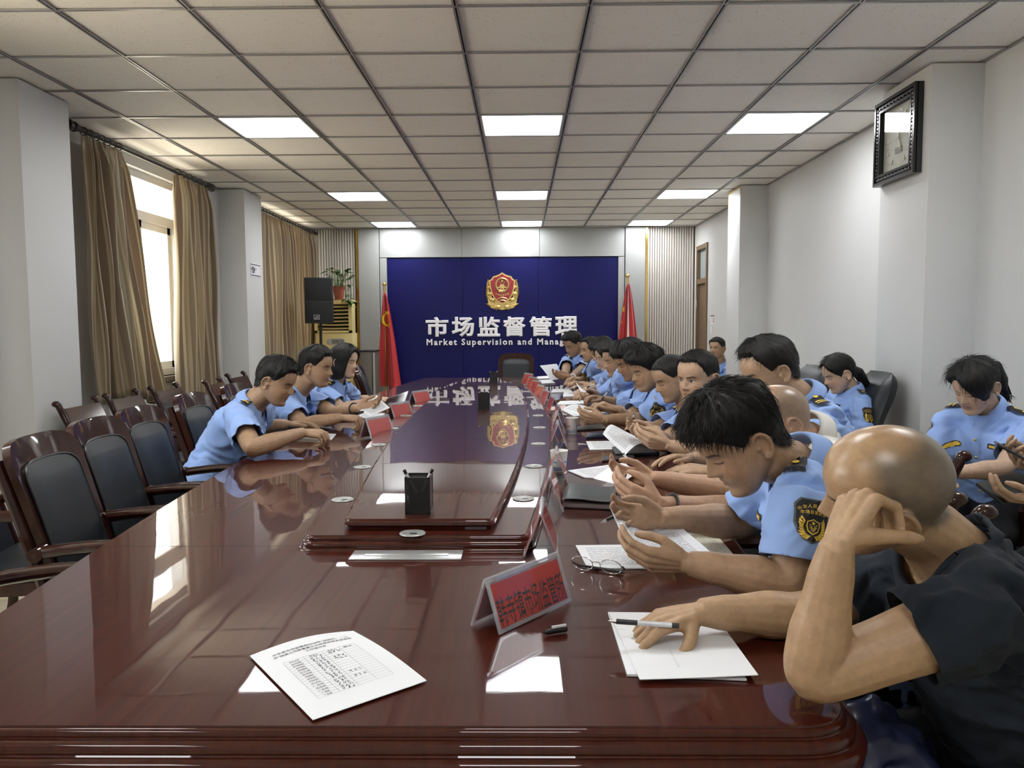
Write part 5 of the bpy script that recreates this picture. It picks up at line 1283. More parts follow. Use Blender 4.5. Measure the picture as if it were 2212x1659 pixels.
def sleeve_patch(bvh, o, U, V, h, parent, detail=2):
    D = Decal(bvh, o, U, V); mb = MB()
    D.rows(mb, lambda v: (-shield_w(v / h) * h, shield_w(v / h) * h), -.5 * h, .5 * h, .0016, 0, 6, 14)
    D.rows(mb, lambda v: (-shield_w(v / h / .93, .9) * h, shield_w(v / h / .93, .9) * h), -.465 * h, .465 * h, .0024, 1, 6, 14)
    def text(body, y, size, arc=0):
        n = len(body)
        for i, ch in enumerate(body):
            vs, fs = text_geo(ch, .006); c = (i - (n - 1) / 2) * size * 1.1
            D.flat(mb, [(c + (x - .5) * size, y - arc * c * c / h + yy * size) for x, yy in vs], fs, .0030, 2)
    text('中华人民共和国', .30 * h, .095 * h, .9); text('市场监管执法', .165 * h, .090 * h, .35)
    for s in (-1, 1):            # the wheat wings
        arc = lambda a, r_: (s * r_ * math.sin(a) * h, (-.13 - r_ * math.cos(a)) * h)
        for k in range(9):
            a = .25 + k * .22; r0, r1 = .20, .325 + .02 * math.sin(k); p = [arc(a - .10, r0), arc(a + .16, r0 + .02), arc(a + .30, r1), arc(a + .1, r1 - .02)]
            D.poly(mb, p, .0031 + .0002 * (k % 2), 2)
    sh = [(0, .13), (.06, .10), (.125, .075), (.13, -.02), (.10, -.12), (0, -.19), (-.10, -.12), (-.13, -.02), (-.125, .075), (-.06, .10)]
    q = lambda k, dy=0: [(x * k * h, (y * k - .10 + dy) * h) for x, y in sh]
    D.poly(mb, q(1.12), .0034, 2); D.poly(mb, q(.95), .0038, 1)
    def star(cx, cy, r_): D.poly(mb, [((cx + (r_ if i % 2 == 0 else r_ * .45) * math.sin(PI * i / 5)) * h, (cy + (r_ if i % 2 == 0 else r_ * .45) * math.cos(PI * i / 5)) * h) for i in range(10)], .0042, 2)
    star(0, -.05, .05)
    for x, y in ((-.07, -.09), (.07, -.09), (-.035, -.125), (.035, -.125)): star(x, y, .02)
    for k in range(3):
        y = -.165 - k * .035; D.poly(mb, [((-.085 + k * .02) * h, (y + .03) * h), (0, (y - .015) * h), (0, y * h), ((-.085 + k * .02) * h, (y + .042) * h)], .0042, 2); D.poly(mb, [((.085 - k * .02) * h, (y + .03) * h), (0, (y - .015) * h), (0, y * h), ((.085 - k * .02) * h, (y + .042) * h)], .0042, 2)
    return mb.build('sleeve_patch', [M_patchgry, M_patchblk, M_patchyel], parent, 0)

def person(label, H, yaw, pitch=20, roll=0, body=None, N=None, P=None, L=None, R=None, vox=.004, hair=None, skin=(.42, .245, .15), shirt=M_shirt, uniform=True, tee=False,
           fat=1.0, female=False, sc=1.0, lean=.22, eyes='down', jaw=1.0, stubble=None, group=None, patch='L', shoulders=None, watch=None, vshirt=.009, seed=1, seat=.5, glasses=False, lip=None, knees=None, shiny=False, sleeve=.72, nose=1.22, badges=True, tablelift=True):
    """H head centre; yaw/pitch/roll of the head; body = body yaw; L/R = dict(w=wrist, e=elbow, d=hand dir, p=palm normal, pose)"""
    H = Vector(H); bf = math.radians(body if body is not None else yaw); B = Vector((math.cos(bf), math.sin(bf), 0)); BR = B.cross(Vector((0, 0, 1)))
    a = math.radians(yaw); hf = Vector((math.cos(a), math.sin(a), 0)); rt = hf.cross(Vector((0, 0, 1)))
    Rm = Matrix.Rotation(math.radians(-pitch), 3, rt); f = Rm @ hf; up = Rm @ Vector((0, 0, 1))
    Rr = Matrix.Rotation(math.radians(-roll), 3, f); up = Rr @ up; rt = Rr @ rt; hs = sc * (.95 if female else 1.0)
    T = Matrix(((rt.x * hs, f.x * hs, up.x * hs, H.x), (rt.y * hs, f.y * hs, up.y * hs, H.y), (rt.z * hs, f.z * hs, up.z * hs, H.z), (0, 0, 0, 1)))
    N = Vector(N) if N is not None else H - B * .075 - up * .05 - Vector((0, 0, .145 * sc))
    P = Vector(P) if P is not None else Vector((N.x, N.y, .57)) - B * lean
    spine = (N - P).normalized(); tf = (B - spine * B.dot(spine)).normalized()         # torso forward
    sw = (.165 if female else .185) * sc
    SR = N + BR * sw - spine * .055 + tf * .015; SL = N - BR * sw - spine * .055 + tf * .015
    if shoulders: SL, SR = Vector(shoulders[0] or SL), Vector(shoulders[1] or SR)
    root = thing('person', label, 'person', (P.x, P.y, 0), 0, group); O = Vector((P.x, P.y, 0)); sk = .86 if female else 1.0
    # ---- skin: head, neck, shoulders, arms, hands as one surface
    mb = MB(); hv, hfc = head_geo(jaw, nose); mb.add([T @ Vector(v) for v in hv], hfc)
    for s in (-1, 1): ear_geo(mb, T, s)
    nr = (.047 if female else .058 * (.5 + .5 * fat)) * sc; hb = T @ Vector((0, -.028, -.075)); ht = T @ Vector((0, -.02, -.02))
    mb.tube([N - spine * .10 + tf * .0, N - spine * .03, N.lerp(hb, .5), hb, ht], [nr * 1.25, nr * 1.18, nr, nr * .98, nr * .9], 18)
    mb.tube([SL, N - spine * .045, SR], [.045 * sk, .055 * sk, .045 * sk], 12)
    mb.tube([N - spine * .05 + tf * .01, N - spine * .16 + tf * .015], [(.10, .06), (.12, .075)], 16, up=tf)
    arms = {}; hinfo = {}
    for side, S, A in (('L', SL, L), ('R', SR, R)):
        A = dict(A or {}); W = Vector(A.get('w') or (S + B * .3 - Vector((0, 0, .25)))); sgn = -1 if side == 'L' else 1
        l1, l2 = (.275, .235) if female else (.29, .25)
        E_ = Vector(A['e']) if A.get('e') else ik(S, W, l1 * sc, l2 * sc, Vector(A.get('pole') or (BR * sgn * .55 - Vector((0, 0, 1)) - B * .25)))
        if tablelift and E_.z < .805 and not A.get('e') and not A.get('low'): E_.z = .805
        k = sk * A.get('k', 1.0) * sc; fw = (W - E_).normalized()
        pts = [S, S.lerp(E_, .3), S.lerp(E_, .68), E_ - (E_ - S).normalized() * .018, E_ + fw * .02, E_.lerp(W, .32), E_.lerp(W, .7), W]
        rd = [.056, .053, .047, .043, .043, .0445, .034, .0255]; path, rr = limb(pts, [x * k for x in rd], 5)
        mb.tube(path, rr, 16); dd = Vector(A['d']) if A.get('d') else (fw * .8 + B * .35 + Vector((0, 0, -.05))); pn = Vector(A['p']) if A.get('p') else Vector((0, 0, -1)) - BR * sgn * .25
        i_ = {}; mb.tube([W - fw * .02, W + dd.normalized() * .015], [(.026 * k, .024 * k), (.027 * k, .018 * k)], 12)
        hand_geo(mb, W, dd, pn, side, A.get('pose', 'rest'), (.9 if female else 1.0) * sc, A.get('thumb'), i_); arms[side] = (S, E_, W); hinfo[side] = i_
    me, V = remesh(mb, vox, 2)
    # pigment in the head's own coordinates
    Ti = np.array(T.inverted()); Q = V @ Ti[:3, :3].T + Ti[:3, 3]; x, y, z = Q[:, 0], Q[:, 1], Q[:, 2]; ax = np.abs(x)
    base = np.array(skin); C = np.tile(base, (len(V), 1)); nz = hash_noise(V[:: 1] if len(V) < 60000 else V, 22, seed) if len(V) < 90000 else 0
    C *= (1 + .10 * np.asarray(nz).reshape(-1, 1)) if not np.isscalar(nz) else 1
    inhead = (np.abs(z) < .13) & (ax < .1) & (np.abs(y) < .13)
    def blend(mask, col, k=1.0):
        m = (mask * inhead * k).reshape(-1, 1); C[:] = C * (1 - m) + np.array(col) * m
    fr = smoothstep(.03, .06, y); g = lambda q, c, s: np.exp(-((q - c) / s) ** 2)
    blend(fr * g(ax, .04, .02) * g(z, -.03, .02), base * np.array((1.12, .86, .8)), .5)
    blend(fr * smoothstep(.024, .019, ax) * smoothstep(.0115, .007, np.abs(z + .060)), lip or base * np.array((.84, .64, .60)), .7)
    blend(fr * smoothstep(.023, .018, ax) * smoothstep(.0018, .0006, np.abs(z + .0597)), base * .25, .8)
    brow = .0185 + .004 * np.clip((ax - .02) / .03, 0, 1) - .006 * smoothstep(.04, .052, ax)
    blend(fr * smoothstep(.010, .015, ax) * smoothstep(.054, .046, ax) * smoothstep(.0052, .0025, np.abs(z - brow)), (.018, .014, .012), .85 if not female else .65)
    lash = -.0035 - .0025 * (1 - ((ax - .031) / .015) ** 2).clip(0) if eyes == 'down' else -.0005 + 0 * ax
    if eyes == 'down': blend(fr * smoothstep(.017, .013, np.abs(ax - .031)) * smoothstep(.0026, .0012, np.abs(z - lash)), (.02, .014, .012), .9)
    if eyes == 'open':
        ex_ = (ax - .031) / .0145; lid = .0046 * (1 - ex_ ** 2).clip(0); blend(fr * (np.abs(ex_) < 1) * smoothstep(lid + .0012, lid - .0004, np.abs(z)), (.5, .46, .42), .9)
        blend(fr * smoothstep(.0062, .0045, np.hypot(x - np.sign(x) * .031 - .004, z * 1.0)) * (np.abs(z) < lid + .001), (.012, .009, .007), .95); blend(fr * (np.abs(ex_) < 1.05) * smoothstep(.0024, .0008, np.abs(z - lid - .0008)), (.015, .011, .01), .9)
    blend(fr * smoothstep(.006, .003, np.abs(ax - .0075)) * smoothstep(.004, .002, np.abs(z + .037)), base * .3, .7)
    if hair and not female:         # cropped growth thinning out below the hairline
        hz_ = np.interp(np.degrees(np.abs(np.arctan2(x, y + .008))), *HL[hair['style']]); az_ = np.degrees(np.abs(np.arctan2(x, y + .008)))
        blend(smoothstep(hz_ - .012, hz_ + .006, z) * (1 - .65 * smoothstep(60, 30, az_)) * (1 - ((ax > .0785) & (np.abs(y + .012) < .032) & (np.abs(z + .012) < .045))), (.02, .016, .013), .8)
    if stubble:                     # shaved scalp: its own grey pigment
        hzl = np.interp(np.degrees(np.abs(np.arctan2(x, y + .008))), *HL[stubble[0]]); m = smoothstep(hzl - .006, hzl + .012, z)
        if len(stubble) > 3: m = m * smoothstep(*stubble[3](z, y))
        blend(m * np.clip(.85 + .3 * np.asarray(nz), 0, 1), stubble[1], stubble[2])
    if not female: blend(smoothstep(.0, .03, y) * smoothstep(-.04, -.07, z) * smoothstep(.013, .02, np.abs(z + .060) + .5 * ax), base * np.array((.82, .84, .9)), .4)
    RG = np.full(len(V), .5); RG = np.where(inhead, .46, RG)
    if shiny: RG = RG - .16 * smoothstep(-.04, .09, z) * inhead
    ca = me.color_attributes.new('pigment', 'FLOAT_COLOR', 'POINT'); ca.data.foreach_set('color', np.concatenate([C.clip(0, 1), RG.reshape(-1, 1)], 1).astype('f').ravel())
    me.vertices.foreach_set('co', (V - np.array(O)).astype('f').ravel()); me.polygons.foreach_set('use_smooth', [True] * len(me.polygons)); me.update(); me.name = 'body'
    bodyo = mkobj('body', me, M_skinshiny if shiny else M_skin, root)
    Tl = Matrix.Translation(-O) @ T
    # ---- hair
    if hair:
        h = dict(hair); m_ = h.pop('mat', M_hair); hair_mesh(Tl, seed=seed, **h).build('hair', m_, root, 180)
    # ---- garment
    mb = MB(); up_ = tf; w = fat * (.92 if female else 1.0) * sc
    belly = 1.0 if not female else .9
    sp = [P - spine * .06, P + spine * .04, P.lerp(N, .30), P.lerp(N, .55), P.lerp(N, .78), N - spine * .055, N - spine * .005, N + spine * .02]
    rads = [(.175 * w, .125 * w), (.178 * w, .132 * w * belly), (.170 * w, .130 * w * belly), (.175 * w, .125 * w), (.180 * w, .118 * w), (.135 * w, .092 * w), (.082 * sc, .078 * sc), (.07 * sc, .07 * sc)]
    pth, rr = limb(sp, rads, 5); mb.tube(pth, rr, 24, up=up_)
    if female:
        for s in (-1, 1): mb.sphere(P.lerp(N, .68) + BR * s * .075 + tf * .085, .07, 12, 8)
    cuts = []
    for side, (S, E_, W) in arms.items():
        u = (E_ - S); Lu = u.length; u = u.normalized(); k = sk * sc; slv = ((L if side == 'L' else R) or {}).get('sleeve', sleeve)
        mb.tube([N - spine * .05, N.lerp(S, .55) - spine * .015, S + u * .01], [.062 * k, .066 * k, .068 * k], 16)
        mb.tube([S - u * .012, S + u * .03, S + u * (Lu * .35), S + u * (Lu * (slv + .12))], [.058 * k, .069 * k, .071 * k, .075 * k], 20); cuts.append((S, u, Lu * slv))
    sm, SV = remesh(mb, vshirt, 6)
    tr = 1 if vshirt < .0075 else 0
    no = np.zeros(len(SV) * 3, 'f'); sm.vertices.foreach_get('normal', no); no = no.reshape(-1, 3)
    nn = np.array([mnoise.noise(Vector((p[0] * 9 + seed, p[1] * 9, p[2] * 22 + 3 * mnoise.noise(Vector(p * 5)) ))) for p in SV]); n2 = np.array([mnoise.noise(Vector((p[0] * 26, p[1] * 26 + seed, p[2] * 34))) for p in SV])
    n3 = np.array([mnoise.noise(Vector(((p[0] + p[2]) * 7, p[1] * 6 + seed, (p[2] - p[0]) * 20))) for p in SV]) if vshirt < .008 else nn
    SV = SV + no * ((.0075 * (.6 - np.abs(nn) * 2.0) + .0055 * (.5 - np.abs(n3) * 2.2) + .0026 * n2) * (1.5 if tee else 1)).reshape(-1, 1)
    sm.vertices.foreach_set('co', SV.astype('f').ravel()); sm.update()
    bm = bmesh.new(); bm.from_mesh(sm)
    for S, u, q in cuts:
        fs = [f_ for f_ in bm.faces if (lambda c: (c - S).dot(u) > q - .03 and ((c - S) - u * (c - S).dot(u)).length < .105 * sc)(f_.calc_center_median())]
        g_ = list({v for f_ in fs for v in f_.verts} | {e for f_ in fs for e in f_.edges} | set(fs)); bmesh.ops.bisect_plane(bm, geom=g_, plane_co=S + u * q, plane_no=u, clear_outer=True, dist=1e-5)
    nax = (hb - N).normalized(); nfw = (tf - nax * tf.dot(nax)).normalized(); nsd = nfw.cross(nax); nr2 = nr * (1.34 if tee else 1.12); ncen = N + nfw * (.014 if tee else .008)
    dead = []
    for f_ in bm.faces:
        c = f_.calc_center_median() - ncen; t_ = c.dot(nax)
        if -.12 < t_ < .2:
            q = math.hypot(c.dot(nsd), c.dot(nfw) * (.80 if c.dot(nfw) > 0 else 1.05))
            if q < nr2: dead.append(f_)
    bmesh.ops.delete(bm, geom=dead, context='FACES')
    bmesh.ops.delete(bm, geom=[v for v in bm.verts if not v.link_faces], context='VERTS')
    nlv = [v for v in bm.verts if v.is_boundary and (v.co - ncen).length < .15 and (v.co - SL).length > .06 and (v.co - SR).length > .06]
    nb = 40; bins = [[] for _ in range(nb)]; angf = lambda q: ((math.atan2((q - ncen).dot(nfw), (q - ncen).dot(nsd)) + PI) / (2 * PI) * nb) % nb
    for v in nlv: bins[int(angf(v.co)) % nb].append(v.co.copy())
    ring = []
    for k_ in range(nb):
        q = next((bins[(k_ + o_) % nb] for o_ in (0, 1, -1, 2, -2, 3, -3) if bins[(k_ + o_) % nb]), None); ring.append(sum(q, Vector()) / len(q) if q else N.copy())
    for k_ in range(8): ring = [(ring[i_ - 1] + ring[i_] * 2 + ring[(i_ + 1) % nb]) / 4 for i_ in range(nb)]
    for v in nlv:
        a_ = angf(v.co) - .5; i_ = int(math.floor(a_)); v.co = ring[i_ % nb].lerp(ring[(i_ + 1) % nb], a_ - i_)
    bm.normal_update(); bvh = BVHTree.FromBMesh(bm)
    for v in bm.verts: v.co -= O
    bm.to_mesh(sm); bm.free(); sm.polygons.foreach_set('use_smooth', [True] * len(sm.polygons)); sm.update(); sm.name = 'shirt'
    so = mkobj('shirt', sm, shirt, root); md = so.modifiers.new('s', 'SOLIDIFY'); md.thickness = .0028; md.offset = -1
    sub = empty('x'); bpy.data.objects.remove(sub)
    def lay(o): o.location = -O; return o
    if tee:
        lay(MB().tube(ring + ring[:1], .0085, 8, cap=False).build('neckband', shirt, so, 180))
    else:
        ax_ = ((N.lerp(hb, .5)) - N).normalized() * .6 + spine * .4; ax_.normalize(); cf = (tf - ax_ * tf.dot(ax_)).normalized(); cr = cf.cross(ax_); rn = nr * 1.06 + .003
        def col(u, v):
            th = (u - .5) * 2 * math.radians(158); e = abs(u - .5) * 2; bk = -math.cos(th) ; frnt = smoothstep(.55, 1, e)
            if v < .45: k = v / .45; r_ = rn * (1.12 - .10 * k); zz = -.014 + (.050 - .028 * frnt) * k
            else: k = (v - .45) / .55; r_ = rn * (1.02 + (.36 + .40 * frnt) * k) + .004 * math.sin(k * PI); zz = (.036 - .028 * frnt) - (.052 + .034 * frnt) * k
            return N + ax_ * .024 + cr * (math.sin(th) * r_) + cf * (-math.cos(th) * r_ + .006 + .018 * frnt * (k if v >= .45 else 0)) + ax_ * zz
        co = lay(MB().grid(col, 40, 10).build('collar', shirt, so, 180)); md = co.modifiers.new('s', 'SOLIDIFY'); md.thickness = .003
    if uniform and badges:
        # placket and buttons
        oc = N - spine * .20 + tf * .2; D = Decal(bvh, oc, -BR, spine); mb = MB(); D.rows(mb, lambda v: (-.016, .016), -.26, .13, .0022, 0, 3, 24); lay(mb.build('placket', shirt, so, 180))
        for v in (.11, .03, -.05, -.13, -.21):
            q = D.at(0, v, .003); lay(MB().lathe([(0, .003), (.004, .003), (.0062, .001), (.0062, -.001)], q, 12, 0, frame((0, 0, 0), D.U, D.V)).build('button', M_button, so))
        for s in (-1, 1):                # chest pockets
            D = Decal(bvh, N - spine * .195 + tf * .2 + BR * s * .085, -BR, spine); mb = MB(); D.rows(mb, lambda v: (-.05, .05), -.06, .05, .0022, 0, 6, 8); D.rows(mb, lambda v: (-.052, .052 - 0 * v), .035, .062, .0042, 0, 6, 3); lay(mb.build('pocket', shirt, so, 180))
        D = Decal(bvh, N - spine * .105 + tf * .2 + BR * .082, -BR, spine); mb = MB(); D.rows(mb, lambda v: (-.034 + abs(v) * 1.2, .034 - abs(v) * 1.2), -.010, .010, .0035, 0, 8, 3)
        D.rows(mb, lambda v: (-.029 + abs(v) * 1.6, -.004), -.007, .007, .0045, 1, 5, 2); D.rows(mb, lambda v: (.004, .029 - abs(v) * 1.6), -.007, .007, .0045, 1, 5, 2); D.rows(mb, lambda v: (-.005, .005), -.009, .007, .0048, 1, 2, 2); lay(mb.build('wing_badge', [M_patchblk, M_patchyel], so, 0))
        D = Decal(bvh, N - spine * .105 + tf * .2 - BR * .082, -BR, spine); mb = MB(); D.rows(mb, lambda v: (-.036, .036), -.009, .009, .0035, 0, 8, 2)
        for i in range(9): D.rows(mb, lambda v: (-.029 + i * .0068, -.0245 + i * .0068), -.004, .004, .0045, 1, 1, 1)
        lay(mb.build('name_tag', [M_patchblk, M_patchyel], so, 0))
        for side in ('L', 'R'):          # shoulder boards
            S = arms[side][0]; ax2 = (S - N); ax2 = (ax2 - spine * ax2.dot(spine)).normalized(); fw = ax2.cross(spine) * (1 if side == 'R' else -1)
            D = Decal(bvh, N.lerp(S, .74) + spine * .15, ax2, -fw if side == 'R' else fw)
            if D.D.dot(spine) > 0: D = Decal(bvh, N.lerp(S, .74) + spine * .15, ax2, fw if side == 'R' else -fw)
            mb = MB(); D.rows(mb, lambda v: (-.055 + abs(v) * .5, .05), -.023, .023, .010, 0, 10, 6); D.rows(mb, lambda v: (-.055 + abs(v) * .5, .05), -.0235, -.023, .002, 0, 10, 1)
            for u0 in (.028, .012): D.rows(mb, lambda v: (u0 - .003 + abs(v) * .25, u0 + .004 + abs(v) * .25), -.017, .017, .0138, 1, 3, 6)
            D.poly(mb, [(-.018 + .008 * math.cos(q), .008 * math.sin(q)) for q in [2 * PI * i / 10 for i in range(10)]], .014, 1); lay(mb.build('shoulder_board', [M_epau, M_patchyel], so, 0))
        for side in ('L', 'R'):
            S, E_, W = arms[side]; u = (E_ - S).normalized(); out = (BR * (1 if side == 'R' else -1)); out = out - u * out.dot(u) + spine * .15; out = (out - u * out.dot(u)).normalized()
            o = S + u * ((E_ - S).length * .30) + out * .10; V_ = -u; U_ = V_.cross(-out) * -1; U_ = out.cross(V_) * -1
            if V_.cross(U_).dot(out) > 0: U_ = -U_
            if side in patch: lay(sleeve_patch(bvh, o, U_, V_, .092 * sc, so, 2 if vox < .0035 else 1))
    # ---- legs
    mb = MB(); hip = P - Vector((0, 0, .03)); ks = []
    for s in (-1, 1):
        hp = hip + BR * s * .09; kn = Vector((hp.x, hp.y, seat)) + B * .42 + BR * s * .05; kn.z = .50; an = Vector((kn.x, kn.y, .09)) + B * (-.03)
        if knees: kn = Vector(knees[0 if s < 0 else 1]); an = Vector((kn.x, kn.y, .09)) - B * .03
        pth, rr = limb([hp - B * .03, hp.lerp(kn, .5), kn, kn.lerp(an, .5) - B * .02, an], [.10, .088, .068, .06, .05], 4); mb.tube(pth, rr, 14); ks.append(an)
    mb.sphere(hip, 1, 16, 10, 0, (.17, .15, .11), Matrix.Rotation(bf + PI / 2, 3, 'Z')); lm, LV = remesh(mb, .013, 4)
    lm.vertices.foreach_set('co', (LV - np.array(O)).astype('f').ravel()); lm.polygons.foreach_set('use_smooth', [True] * len(lm.polygons)); lm.update(); lm.name = 'trousers'; mkobj('trousers', lm, M_trouser, root)
    for an in ks:
        M = frame(an - O + Vector((0, 0, -.09)), B, Vector((0, 0, 1)).cross(B)); vs = MB().tube([(-.07, 0, .045), (-.03, 0, .05), (.05, 0, .042), (.13, 0, .032), (.19, 0, .026)], [(.036, .044), (.042, .05), (.044, .042), (.046, .032), (.02, .018)], 14, up=(0, 0, 1))
        mb = MB(); mb.add([M @ Vector((v[0], v[1], max(.0, v[2]))) for v in vs.v], vs.f).build('shoe', M_shoe, root)
    if watch:
        side, strap, face = watch; S, E_, W = arms[side]; u = (W - E_).normalized(); c = W - u * .035; i_ = hinfo[side]; n1 = -(i_['p'] - u * i_['p'].dot(u)).normalized(); t1 = u.cross(n1)
        wt = lay(MB().tube([c + (n1 * .0285 + t1 * 0) * math.cos(q) + t1 * .031 * math.sin(q) for q in [2 * PI * k_ / 24 for k_ in range(25)]], .0035, 8, cap=False, flat=(2.6, .7), up=u).build('watch_strap', strap, root, 60))
        fm = MB().lathe([(0, .008), (.017, .008), (.0195, .006), (.0195, 0), (0, 0)], c + n1 * .028, 20, 0, frame((0, 0, 0), u, t1)); fm2 = fm.build('watch_case', face[0], root); lay(fm2)
        lay(MB().lathe([(0, .0086), (.0165, .0086)], c + n1 * .028, 20, 0, frame((0, 0, 0), u, t1)).build('watch_dial', face[1], fm2)).location = (0, 0, 0)
    if glasses:
        mb = MB()
        for s in (-1, 1):
            mb.tube([Tl @ Vector((s * .032 + .021 * math.cos(q), .1005 - .006 * abs(math.cos(q)), -.004 + .018 * math.sin(q))) for q in [2 * PI * i / 16 for i in range(17)]], .0012, 6, cap=False); mb.tube([Tl @ Vector(q) for q in ((s * .053, .095, .002), (s * .074, .06, .004), (s * .079, -.012, .002))], .0012, 6)
        mb.tube([Tl @ Vector(q) for q in ((-.011, .101, 0), (0, .104, .002), (.011, .101, 0))], .0012, 6).build('spectacles', M_chrome, root)
    return dict(root=root, arms=arms, hand=hinfo, T=T, N=N, tf=tf, spine=spine, BR=BR, O=O)
def stubble_dx(s): return .0
# ================================================================ THE CAST (surveyed positions)
def J(u, v, y): return aty(u, v, y)
def Z(u, v, z): return atz(u, v, z)
SKD, SKM, SKL, SKF = (.34, .20, .115), (.40, .25, .15), (.46, .30, .19), (.54, .37, .26)
short = lambda **k: dict(dict(style='short', th=.018, strands=800, slen=.017, sr=.0006, side=.005, mess=.3), **k)
shaved = lambda z, y: (-.01, .03, np.minimum(-y + .025, (.102 - z) * 1.6))
tee_man = person('bald man in navy T-shirt resting his face on his fist, pen in hand', J(1914, 1056, 1.29), 161, 12, 27, body=186, N=J(2048, 1175, 1.33), P=(.93, 1.38, .56),
    shoulders=(J(2150, 1318, 1.17), J(1902, 1262, 1.52)),
    L=dict(w=J(1808, 1180, 1.165), e=Z(1752, 1462, .812), d=(.50, .25, .80), p=(.75, .35, -.55), pose='prop', thumb=((.5, .5, .7), (.47, .3, .83), (.4, .2, .88)), sleeve=.44, k=1.04),
    R=dict(w=J(1512, 1322, 1.45), e=J(1738, 1330, 1.47), d=(-.88, -.16, -.16), p=(-.2, .1, -1), pose='tap', thumb=((.5, .85, .35), (.7, .35, .5), (.8, .0, .5)), k=1.02),
    vox=.0027, skin=(.43, .272, .15), shirt=M_tee, uniform=False, tee=True, fat=1.02, stubble=('receding', (.085, .080, .068), .9, shaved), vshirt=.007, seed=3, shiny=True, sleeve=.66)
near = person('black-haired officer in blue shirt reading sheets at the near door side, sleeve crest showing', J(1598, 948, 1.79), 187, 36, 0, body=184, N=J(1738, 1012, 1.84), P=(.82, 1.86, .56),
    shoulders=(J(1733, 1073, 1.67), J(1665, 1052, 2.02)),
    L=dict(w=Z(1488, 1216, .845), e=Z(1712, 1262, .812), d=(-.93, .1, .06), p=(.1, .8, .5), pose='hold', k=1.05),
    R=dict(w=J(1436, 1118, 1.98), e=J(1602, 1128, 2.06), d=(-.92, -.12, .05), p=(.1, -.75, .5), pose='hold', k=1.05), vox=.0028, skin=SKM, fat=1.05, jaw=1.06,
    hair=dict(style='low', th=.030, strands=3200, slen=.034, sr=.0006, flow=.45, side=.006, mess=.42), vshirt=.007, seed=5)
polo = person('shaven-headed man in white polo shirt hidden behind the near officer', J(1680, 912, 2.30), 184, 32, 0, body=183, N=J(1752, 948, 2.34), P=(.93, 2.34, .56),
    L=dict(w=Z(1428, 1092, .862), e=Z(1625, 1108, .815), d=(-.8, .2, .25), p=(.2, .8, .3), pose='hold', thumb=((.7, .6, .4), (.95, .2, .2), (1, 0, .1))),
    R=dict(w=Z(1412, 1034, .875), e=Z(1590, 1066, .815), d=(-.95, -.1, .1), p=(.1, -.6, .6), pose='hold'), vox=.0032, skin=(.46, .27, .165), shirt=M_shirtw, uniform=False, shiny=True,
    stubble=('receding', (.22, .19, .15), .7, shaved), watch=('L', M_black, (M_button, M_iris)), seed=6)
comb = person('officer with thin combed-over black hair, head bowed, third row of heads from the near end', J(1662, 800, 2.82), 187, 24, 0, body=184, N=J(1742, 868, 2.86), P=(1.22, 2.9, .56),
    L=dict(w=Z(1540, 1018, .83), pose='rest'), R=dict(w=Z(1494, 990, .85), pose='rest'), vox=.0034, skin=SKL, hair=dict(style='receding', th=.020, strands=900, slen=.030, sr=.0005, side=.009, mess=.22),
    watch=('L', M_chrome, (M_chrome, M_eyew)), seed=8)
front = person('officer with clean short hair turned half towards us at the door side', J(1508, 815, 3.50), 218, 10, 0, body=198, N=J(1543, 888, 3.56), P=(1.05, 3.6, .56), lean=.2,
    L=dict(w=Z(1447, 962, .86), d=(-.85, .1, .15), p=(.1, .7, .5), pose='hold'), R=dict(w=Z(1420, 940, .87), d=(-.85, -.1, .1), p=(0, -.6, .6), pose='hold'), vox=.0028, skin=SKL, hair=short(th=.013, style='receding', side=.004), jaw=1.05, seed=9, eyes='open')
crop = person('officer with cropped hair looking down, between the half-turned officer and the bushy-haired one', J(1453, 815, 3.95), 192, 24, 0, body=186, P=(1.03, 4.0, .56),
    R=dict(w=Z(1395, 920, .85), pose='rest'), L=dict(w=Z(1412, 928, .85), pose='pen'), vox=.0038, skin=SKM, hair=short(th=.006, side=.0025, mess=.2, slen=.009), seed=10)
bushy = person('bushy-haired officer with sleeve crest raising his fingers over papers', J(1399, 797, 4.42), 197, 20, 0, body=188, N=J(1428, 852, 4.48), P=(.98, 4.5, .56),
    shoulders=(J(1434, 858, 4.24), None), L=dict(w=Z(1306, 906, .85), e=Z(1396, 908, .825), d=(-.9, .1, .1), p=(.1, .7, .3), pose='hold'), R=dict(w=Z(1332, 886, .88), d=(-.8, -.1, .4), p=(-.3, 0, -1), pose='pen'), vox=.004, skin=SKM,
    hair=dict(style='low', th=.034, strands=420, slen=.035, sr=.0010, side=.012, mess=.5), seed=11)
puff = person('officer with puffy black hair over a white undershirt, fifth head from the blue wall', J(1363, 780, 4.98), 192, 24, 0, body=186, P=(.96, 5.02, .56),
    L=dict(w=Z(1310, 880, .84), pose='pen'), R=dict(w=Z(1302, 862, .86), pose='hold'), vox=.0045, skin=SKD, hair=dict(style='low', th=.036, strands=300, slen=.03, sr=.0012, side=.012, mess=.4), seed=12)
stern = person('officer with swept-back hair and frowning face, crest on his sleeve', J(1332, 776, 5.55), 198, 16, 0, body=188, N=J(1349, 818, 5.6), P=(.92, 5.62, .56),
    shoulders=(J(1351, 811, 5.36), None), L=dict(w=Z(1282, 852, .84), e=Z(1322, 850, .82), pose='rest'), R=dict(w=Z(1278, 846, .87), pose='pen'), vox=.0045, skin=SKM, hair=short(th=.02), seed=13, jaw=1.05)
